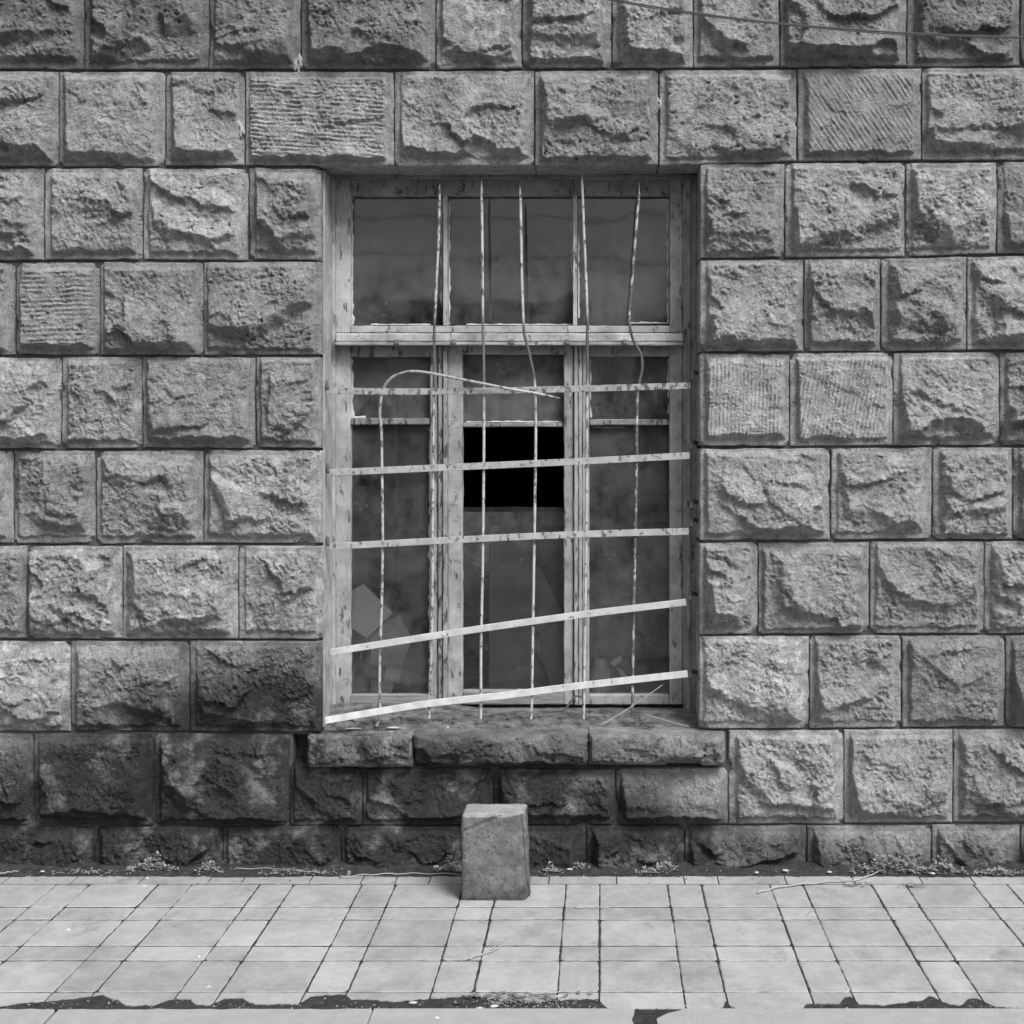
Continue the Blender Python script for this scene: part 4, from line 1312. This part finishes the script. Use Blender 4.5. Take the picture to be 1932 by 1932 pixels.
# ------------------------------------------------------------------ the stone standing on the pavement
def standing_stone():
    Yf = -.345
    xl, zt = WX(870.5, Yf), WZ(1537, Yf)
    dep = .130
    n = 46; V = []; Fc = []
    bm = bmesh.new()
    v, f = box_vf(0, 1, 0, 1, 0, 1)
    bv = [bm.verts.new(a) for a in v]
    for qd in f: bm.faces.new([bv[i] for i in qd])
    bmesh.ops.subdivide_edges(bm, edges=bm.edges[:], cuts=n, use_grid_fill=True)
    co = np.array([a.co[:] for a in bm.verts])
    u, dd, h = co[:, 0].copy(), co[:, 1].copy(), co[:, 2].copy()
    # width: the right side flares a little to the foot and its front arris is broken away
    wr_ = .190 + .010 * (1 - h) + fbm(h * 5, h * 0, 91, 3) * .004
    X = xl + .002 * fbm(h * 4, dd * 2, 92, 2) + u * wr_
    Y = Yf + dd * dep
    Z = h * zt
    # worn front right arris
    ch = .034 * np.clip(.45 + h * .8, 0, 1) + .016 * fbm(h * 7, dd * 3, 93, 3)
    over = np.clip(((X - (xl + wr_ - ch)) / ch), 0, 1) * np.clip(1 - dd * dep / (.055), 0, 1)
    Y = Y + over ** 1.4 * .040
    X = X - np.clip(1 - dd * dep / .05, 0, 1) * (u > .5) * (u - .5) * 2 * .010 * np.clip(h * 1.2, 0, 1)
    # rounding of every arris
    def rd(a, d): return np.exp(-a / .0035) * d
    dx = np.minimum(u * wr_, (1 - u) * wr_); dy = np.minimum(dd, 1 - dd) * dep; dz = (1 - h) * zt
    front = dd < .001; topf = h > .999; side = (u < .001) | (u > .999)
    Y = Y + front * (rd(dx, .004) + rd(dz, .004))
    Z = Z - topf * (rd(dx, .004) + rd(dy, .004)) - h ** 9 * u ** 8 * .007 * (dd < .6)
    X = X + (u < .001) * (rd(dz, .003) + rd(dy, .003)) - (u > .999) * (rd(dz, .004) + rd(dy, .004))
    nn = fbm(X / .04, Z / .04 + Y / .05, 94, 4, .6) * .0034 + fbm(X / .009, Z / .009 + Y / .009, 95, 3, .6) * .0009
    Y = Y - front * nn; X = X + (u > .999) * nn * 1.6 - (u < .001) * nn; Z = Z + topf * nn * .6
    # pits towards the foot
    pt = np.clip(fbm(X / .014, Z / .009, 96, 2) - .30, 0, 1) * np.clip(.75 - h, 0, 1)
    Y = Y + front * pt * .02
    # long scratch
    p1 = (WX(874, Yf), WZ(1569, Yf)); p2 = (WX(945, Yf), WZ(1540, Yf))
    ex, ez = p2[0] - p1[0], p2[1] - p1[1]; L = math.hypot(ex, ez)
    dist = np.abs((X - p1[0]) * -ez / L + (Z - p1[1]) * ex / L); t = ((X - p1[0]) * ex + (Z - p1[1]) * ez) / L
    Y = Y + front * ((t > 0) & (t < L)) * np.clip(1 - dist / .0045, 0, 1) * .008
    # broken foot
    Y = Y + front * np.clip(1 - h / .04, 0, 1) * (.004 + .008 * np.clip(fbm(X / .03, h * 0, 97, 3), 0, 1))
    for a, x_, y_, z_ in zip(bm.verts, X, Y, Z): a.co = (x_, y_, z_)
    bm.verts.index_update()
    verts = [tuple(a.co) for a in bm.verts]; faces = [tuple(qv.index for qv in fc.verts) for fc in bm.faces]
    bm.free()
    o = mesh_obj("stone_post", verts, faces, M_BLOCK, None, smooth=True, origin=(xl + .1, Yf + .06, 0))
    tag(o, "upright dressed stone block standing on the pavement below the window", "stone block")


standing_stone()

# ------------------------------------------------------------------ weeds and litter
def weed(px, py, spread, n, size, label, seed, hgt=.03):
    r = random.Random(seed); V, Fc = [], []
    cx, cy, _ = GP(px, py, .005)
    for k in range(n):
        t = r.gauss(0, .5)
        bx = cx + max(-1, min(1, t)) * spread; by = cy + r.uniform(-.018, .018)
        hz = .004 + abs(r.gauss(0, .5)) * hgt * (1 - min(.8, abs(t)))
        m = r.choice([2, 3, 3]); a0 = r.uniform(0, 6.28)
        for q in range(m):
            a = a0 + q * 6.28 / m + r.uniform(-.4, .4); L = size * r.uniform(.7, 1.7); wd = L * r.uniform(.28, .45)
            tip = Vector((math.cos(a) * L, math.sin(a) * L, r.uniform(-.2, .7) * L)); sd_ = Vector((-math.sin(a), math.cos(a), r.uniform(-.3, .3))) * wd
            p0 = Vector((bx, by, hz)); b = len(V)
            for w_ in (p0, p0 + tip * .45 + sd_, p0 + tip, p0 + tip * .45 - sd_): V.append(tuple(w_))
            Fc.append((b, b + 1, b + 2, b + 3))
        b = len(V)                                        # its stalk
        V += [(bx, by, -.002), (bx + .0009, by, -.002), (bx + .0005, by, hz)]; Fc.append((b, b + 1, b + 2))
    o = mesh_obj("weed", V, Fc, M_LEAF, origin=(cx, cy, 0))
    tag(o, label, "weed", "weeds along the wall foot")


weed(290, 1641, .075, 170, .0075, "leafy weed tuft at the wall foot, leftmost of the tall tufts", 1, .045)
weed(160, 1646, .10, 60, .006, "low sparse weeds at the wall foot near the left edge", 2, .012)
weed(395, 1643, .042, 90, .0075, "compact weed tuft beside the third bottom stone from the left", 3, .032)
weed(575, 1647, .14, 90, .006, "long low mat of weeds at the wall foot below the window's left jamb", 4, .010)
weed(850, 1642, .045, 80, .0075, "weed tuft tucked against the left side of the standing stone block", 5, .035)
weed(1038, 1643, .035, 40, .007, "small weed sprig just right of the standing stone block", 6, .018)
weed(1092, 1636, .030, 40, .007, "small weed at a joint of the bottom course right of the standing block", 7, .028)
weed(1225, 1645, .055, 50, .007, "low weeds at the wall foot under the sill's right half", 8, .012)
weed(1256, 1641, .035, 70, .009, "broad-leaved weed in front of the bottom course under the sill's right end", 9, .035)
weed(1685, 1645, .13, 420, .0085, "largest weed patch, thick leaves at the wall foot on the right", 10, .050)
weed(1775, 1645, .075, 200, .0085, "dense low weeds adjoining the right end of the largest patch", 11, .034)
weed(1885, 1649, .08, 110, .008, "weed tuft at the wall foot by the right edge", 12, .018)
weed(1618, 1668, .04, 50, .005, "tiny moss-like weed in the tile joint right of the long twig's middle", 13, .004)
weed(1720, 1670, .04, 50, .005, "tiny weed in the tile joint below the largest weed patch", 14, .004)

TW = [([(1430, 1685), (1480, 1673), (1560, 1665), (1620, 1660), (1665, 1641)], .0028, "long curved dry twig lying from the pavement to the wall foot on the right"),
      ([(370, 1667), (450, 1667), (560, 1667), (640, 1667)], .0016, "straight thin straw lying along the back tile joint on the left"),
      ([(640, 1656), (700, 1651), (780, 1649), (868, 1650)], .0018, "dry stalk at the pavement's back edge left of the standing stone block"),
      ([(875, 1812), (905, 1803), (935, 1793), (945, 1785)], .0020, "bent forked twig on the middle tiles in front of the block"),
      ([(923, 1795), (942, 1781), (952, 1774)], .0012, "fine dry stem beside the forked twig on the middle tiles"),
      ([(1086, 1713), (1110, 1713), (1150, 1713)], .0016, "short pale straw on a tile joint right of the standing block"),
      ([(1000, 1876), (1040, 1874), (1085, 1871)], .0020, "brown twig among the litter at the kerb in the middle"),
      ([(440, 1640), (520, 1640), (600, 1646)], .0012, "grass stem at the wall foot left of the window"),
      ([(1524, 1724), (1537, 1715)], .0012, "tiny straw on a right-hand tile joint"),
      ([(0, 1649), (20, 1646), (36, 1644)], .0018, "dry stem at the wall foot by the left edge")]
for pts, rad, lab in TW:
    P = smooth_path([GP(x, y, .004 if y > 1655 else .012) for x, y in pts], 6)
    n_ = len(P)
    for i, p in enumerate(P): p.z += .002 * math.sin(i * 1.7) + (.002 if 0 < i < n_ - 1 else 0)
    V, Fc = tube_vf(P, [rad * (1.15 - .6 * i / n_) for i in range(n_)], 5)
    tag(mesh_obj("twig", V, Fc, M_TWIG, smooth=True), lab, "twig")

SC = [(272, 1672, .010, "pale scrap on the back tiles at the left, under the weed tuft"), (278, 1657, .008, "small pale scrap at the pavement's back edge under the left weed tuft"),
      (128, 1754, .008, "white fleck alone on the left tiles"), (375, 1805, .008, "white fleck on the tiles left of centre near a joint"), (80, 1644, .008, "white fleck in the wall-foot soil near the left edge"),
      (824, 1635, .014, "white scrap in the soil left of the standing stone block"), (1074, 1640, .012, "white scrap in the soil right of the standing stone block"), (1483, 1642, .014, "slim white scrap in the soil on the right"),
      (1428, 1646, .008, "pale chip in the soil between the sill's end and the slim white scrap"), (1565, 1645, .010, "pale chip in the soil left of the largest weed patch"), (1760, 1648, .012, "pale chip below the dense weeds on the right"),
      (932, 1898, .016, "flat white scrap in the gutter gap at the kerb"), (905, 1902, .010, "small white chip touching the kerb in the middle"), (1055, 1880, .016, "folded pale scrap on the litter at the kerb"), (780, 1892, .014, "pale splinter in the dark gap left of the kerb litter"),
      (1668, 1920, .0001, None), (825, 1920, .010, "pale speck on the kerb stone in the middle"), (393, 1862, .010, "worn white fleck on the front tiles at left")]
for i, (x, y, s_, lab) in enumerate(SC):
    if lab is None: continue
    z_ = .0015 if y > 1655 else .010
    if y > 1874 and y < 1910: z_ = -.002 if y < 1903 else .002
    gx, gy, _ = GP(x, y, z_)
    r = random.Random(50 + i)
    o = scrap(VX + gx * F / (D0 + gy), 0, gy, s_ * .8, s_ * .55, .0025, lab, "litter", M_PALE, 50 + i, z=z_, name="litter_scrap")

# fine litter
V, Fc = [], []
r = random.Random(99)
for k in range(1500):
    x_ = r.uniform(-3, 1.85); y_ = -r.uniform(.03, .12) if r.random() < .85 else r.uniform(-.18, -.10)
    crumb(V, Fc, x_, y_, .012 * max(0, 1 + y_ / .13) + .001, r.choice([.001, .0015, .002, .0035]), r)
tag(mesh_obj("gravel", V, Fc, M_MORTAR), "small grit along the foot of the wall", "grit", kind='stuff')
V, Fc = [], []
for k in range(260):
    x_ = r.uniform(-3, 1.85); y_ = -r.uniform(.03, .11)
    crumb(V, Fc, x_, y_, .012 * max(0, 1 + y_ / .13) + .001, r.choice([.0015, .002, .003]), r)
for k in range(420):
    x_ = r.uniform(-2.0, 1.6) if k > 90 else r.uniform(WX(900, -1.1), WX(1090, -1.1)); crumb(V, Fc, x_, -r.uniform(1.07, 1.137), -.002, r.choice([.001, .0015, .002, .003]), r)
tag(mesh_obj("pale_chips", V, Fc, M_SPLASH), "scattered pale chips in the soil at the wall foot", "grit", kind='stuff')
# leaves and rubbish in the gap at the kerb
V, Fc = [], []
for k in range(130):
    px = r.gauss(980, 55); py = r.uniform(1876, 1897)
    gx, gy, gz = GP(px, py, -.002)
    a = r.uniform(0, 3.14); L = r.uniform(.005, .014); wd = L * r.uniform(.2, .7)
    t = Vector((math.cos(a), math.sin(a) * .8, r.uniform(-.2, .3))) * L; s2 = Vector((-math.sin(a), math.cos(a), r.uniform(-.5, .5))) * wd
    p0 = Vector((gx, gy, r.uniform(-.004, .008))); b = len(V)
    for w_ in (p0 - t, p0 + s2, p0 + t, p0 - s2): V.append(tuple(w_))
    Fc.append((b, b + 1, b + 2, b + 3))
tag(mesh_obj("dead_leaves", V, Fc, mat_simple("dead_leaf", .17, .10, 60, .9, .001, 200)), "dead leaves and litter heaped in the broken gap at the kerb", "leaf litter", kind='stuff')

# ------------------------------------------------------------------ across the street (seen only in the panes)
def low_house(name, x0, x1, z1, yf, label, gable=False):
    h = empty(name, ((x0 + x1) / 2, yf, -.16))
    tag(h, label, "house")
    v, f = box_vf(x0, x1, yf - 7, yf, -.16, z1 - .3)
    mesh_obj("wall", v, f, M_HOUSE, h)
    if gable:
        xm = (x0 + x1) / 2 + .3; a = .25
        v = [(x0 - a, yf + a, z1 - .3), (x1 + a, yf + a, z1 - .3), (xm, yf + a, z1 + 1.0), (x0 - a, yf - 7 - a, z1 - .3), (x1 + a, yf - 7 - a, z1 - .3), (xm, yf - 7 - a, z1 + 1.0)]
        mesh_obj("roof", v, [(0, 1, 2), (3, 5, 4), (0, 2, 5, 3), (1, 4, 5, 2), (0, 3, 4, 1)], M_ROOF, h)
    else:
        v, f = box_vf(x0 - .3, x1 + .3, yf - 7.3, yf + .3, z1 - .295, z1); mesh_obj("roof", v, f, M_ROOF, h)
    n = max(1, int((x1 - x0) / 2.4))
    for k in range(n):
        cx = x0 + (x1 - x0) * (k + .5) / n
        bev_box("window", cx - .5, cx + .5, yf + .003, yf + .06, .9, 2.3, M_CABLE, h, .01)


low_house("house", -12.0, -.55, 4.15, -25.0, "long low flat-roofed house across the street, reflected in the panes")
low_house("house", .85, 5.2, 3.7, -25.0, "small gabled house across the street, reflected in the right pane", True)
for (x_, lab) in ((-13, "left utility pole across the street, carrying the two cables"), (14, "right utility pole across the street, carrying the two cables")):
    V, Fc = tube_vf([(x_, -14, -.16), (x_, -14, 5.2)], [.13, .09], 10)
    tag(mesh_obj("utility_pole", V, Fc, M_CABLE), lab, "pole")
for (z_, lab) in ((4.75, "upper street cable between the two poles"), (4.2, "lower street cable between the two poles")):
    P = [(-13 + 27 * t / 20, -14, z_ - .0 - 4 * .55 * (t / 20) * (1 - t / 20)) for t in range(21)]
    V, Fc = tube_vf(P, .011, 5); tag(mesh_obj("street_cable", V, Fc, M_CABLE), lab, "cable")
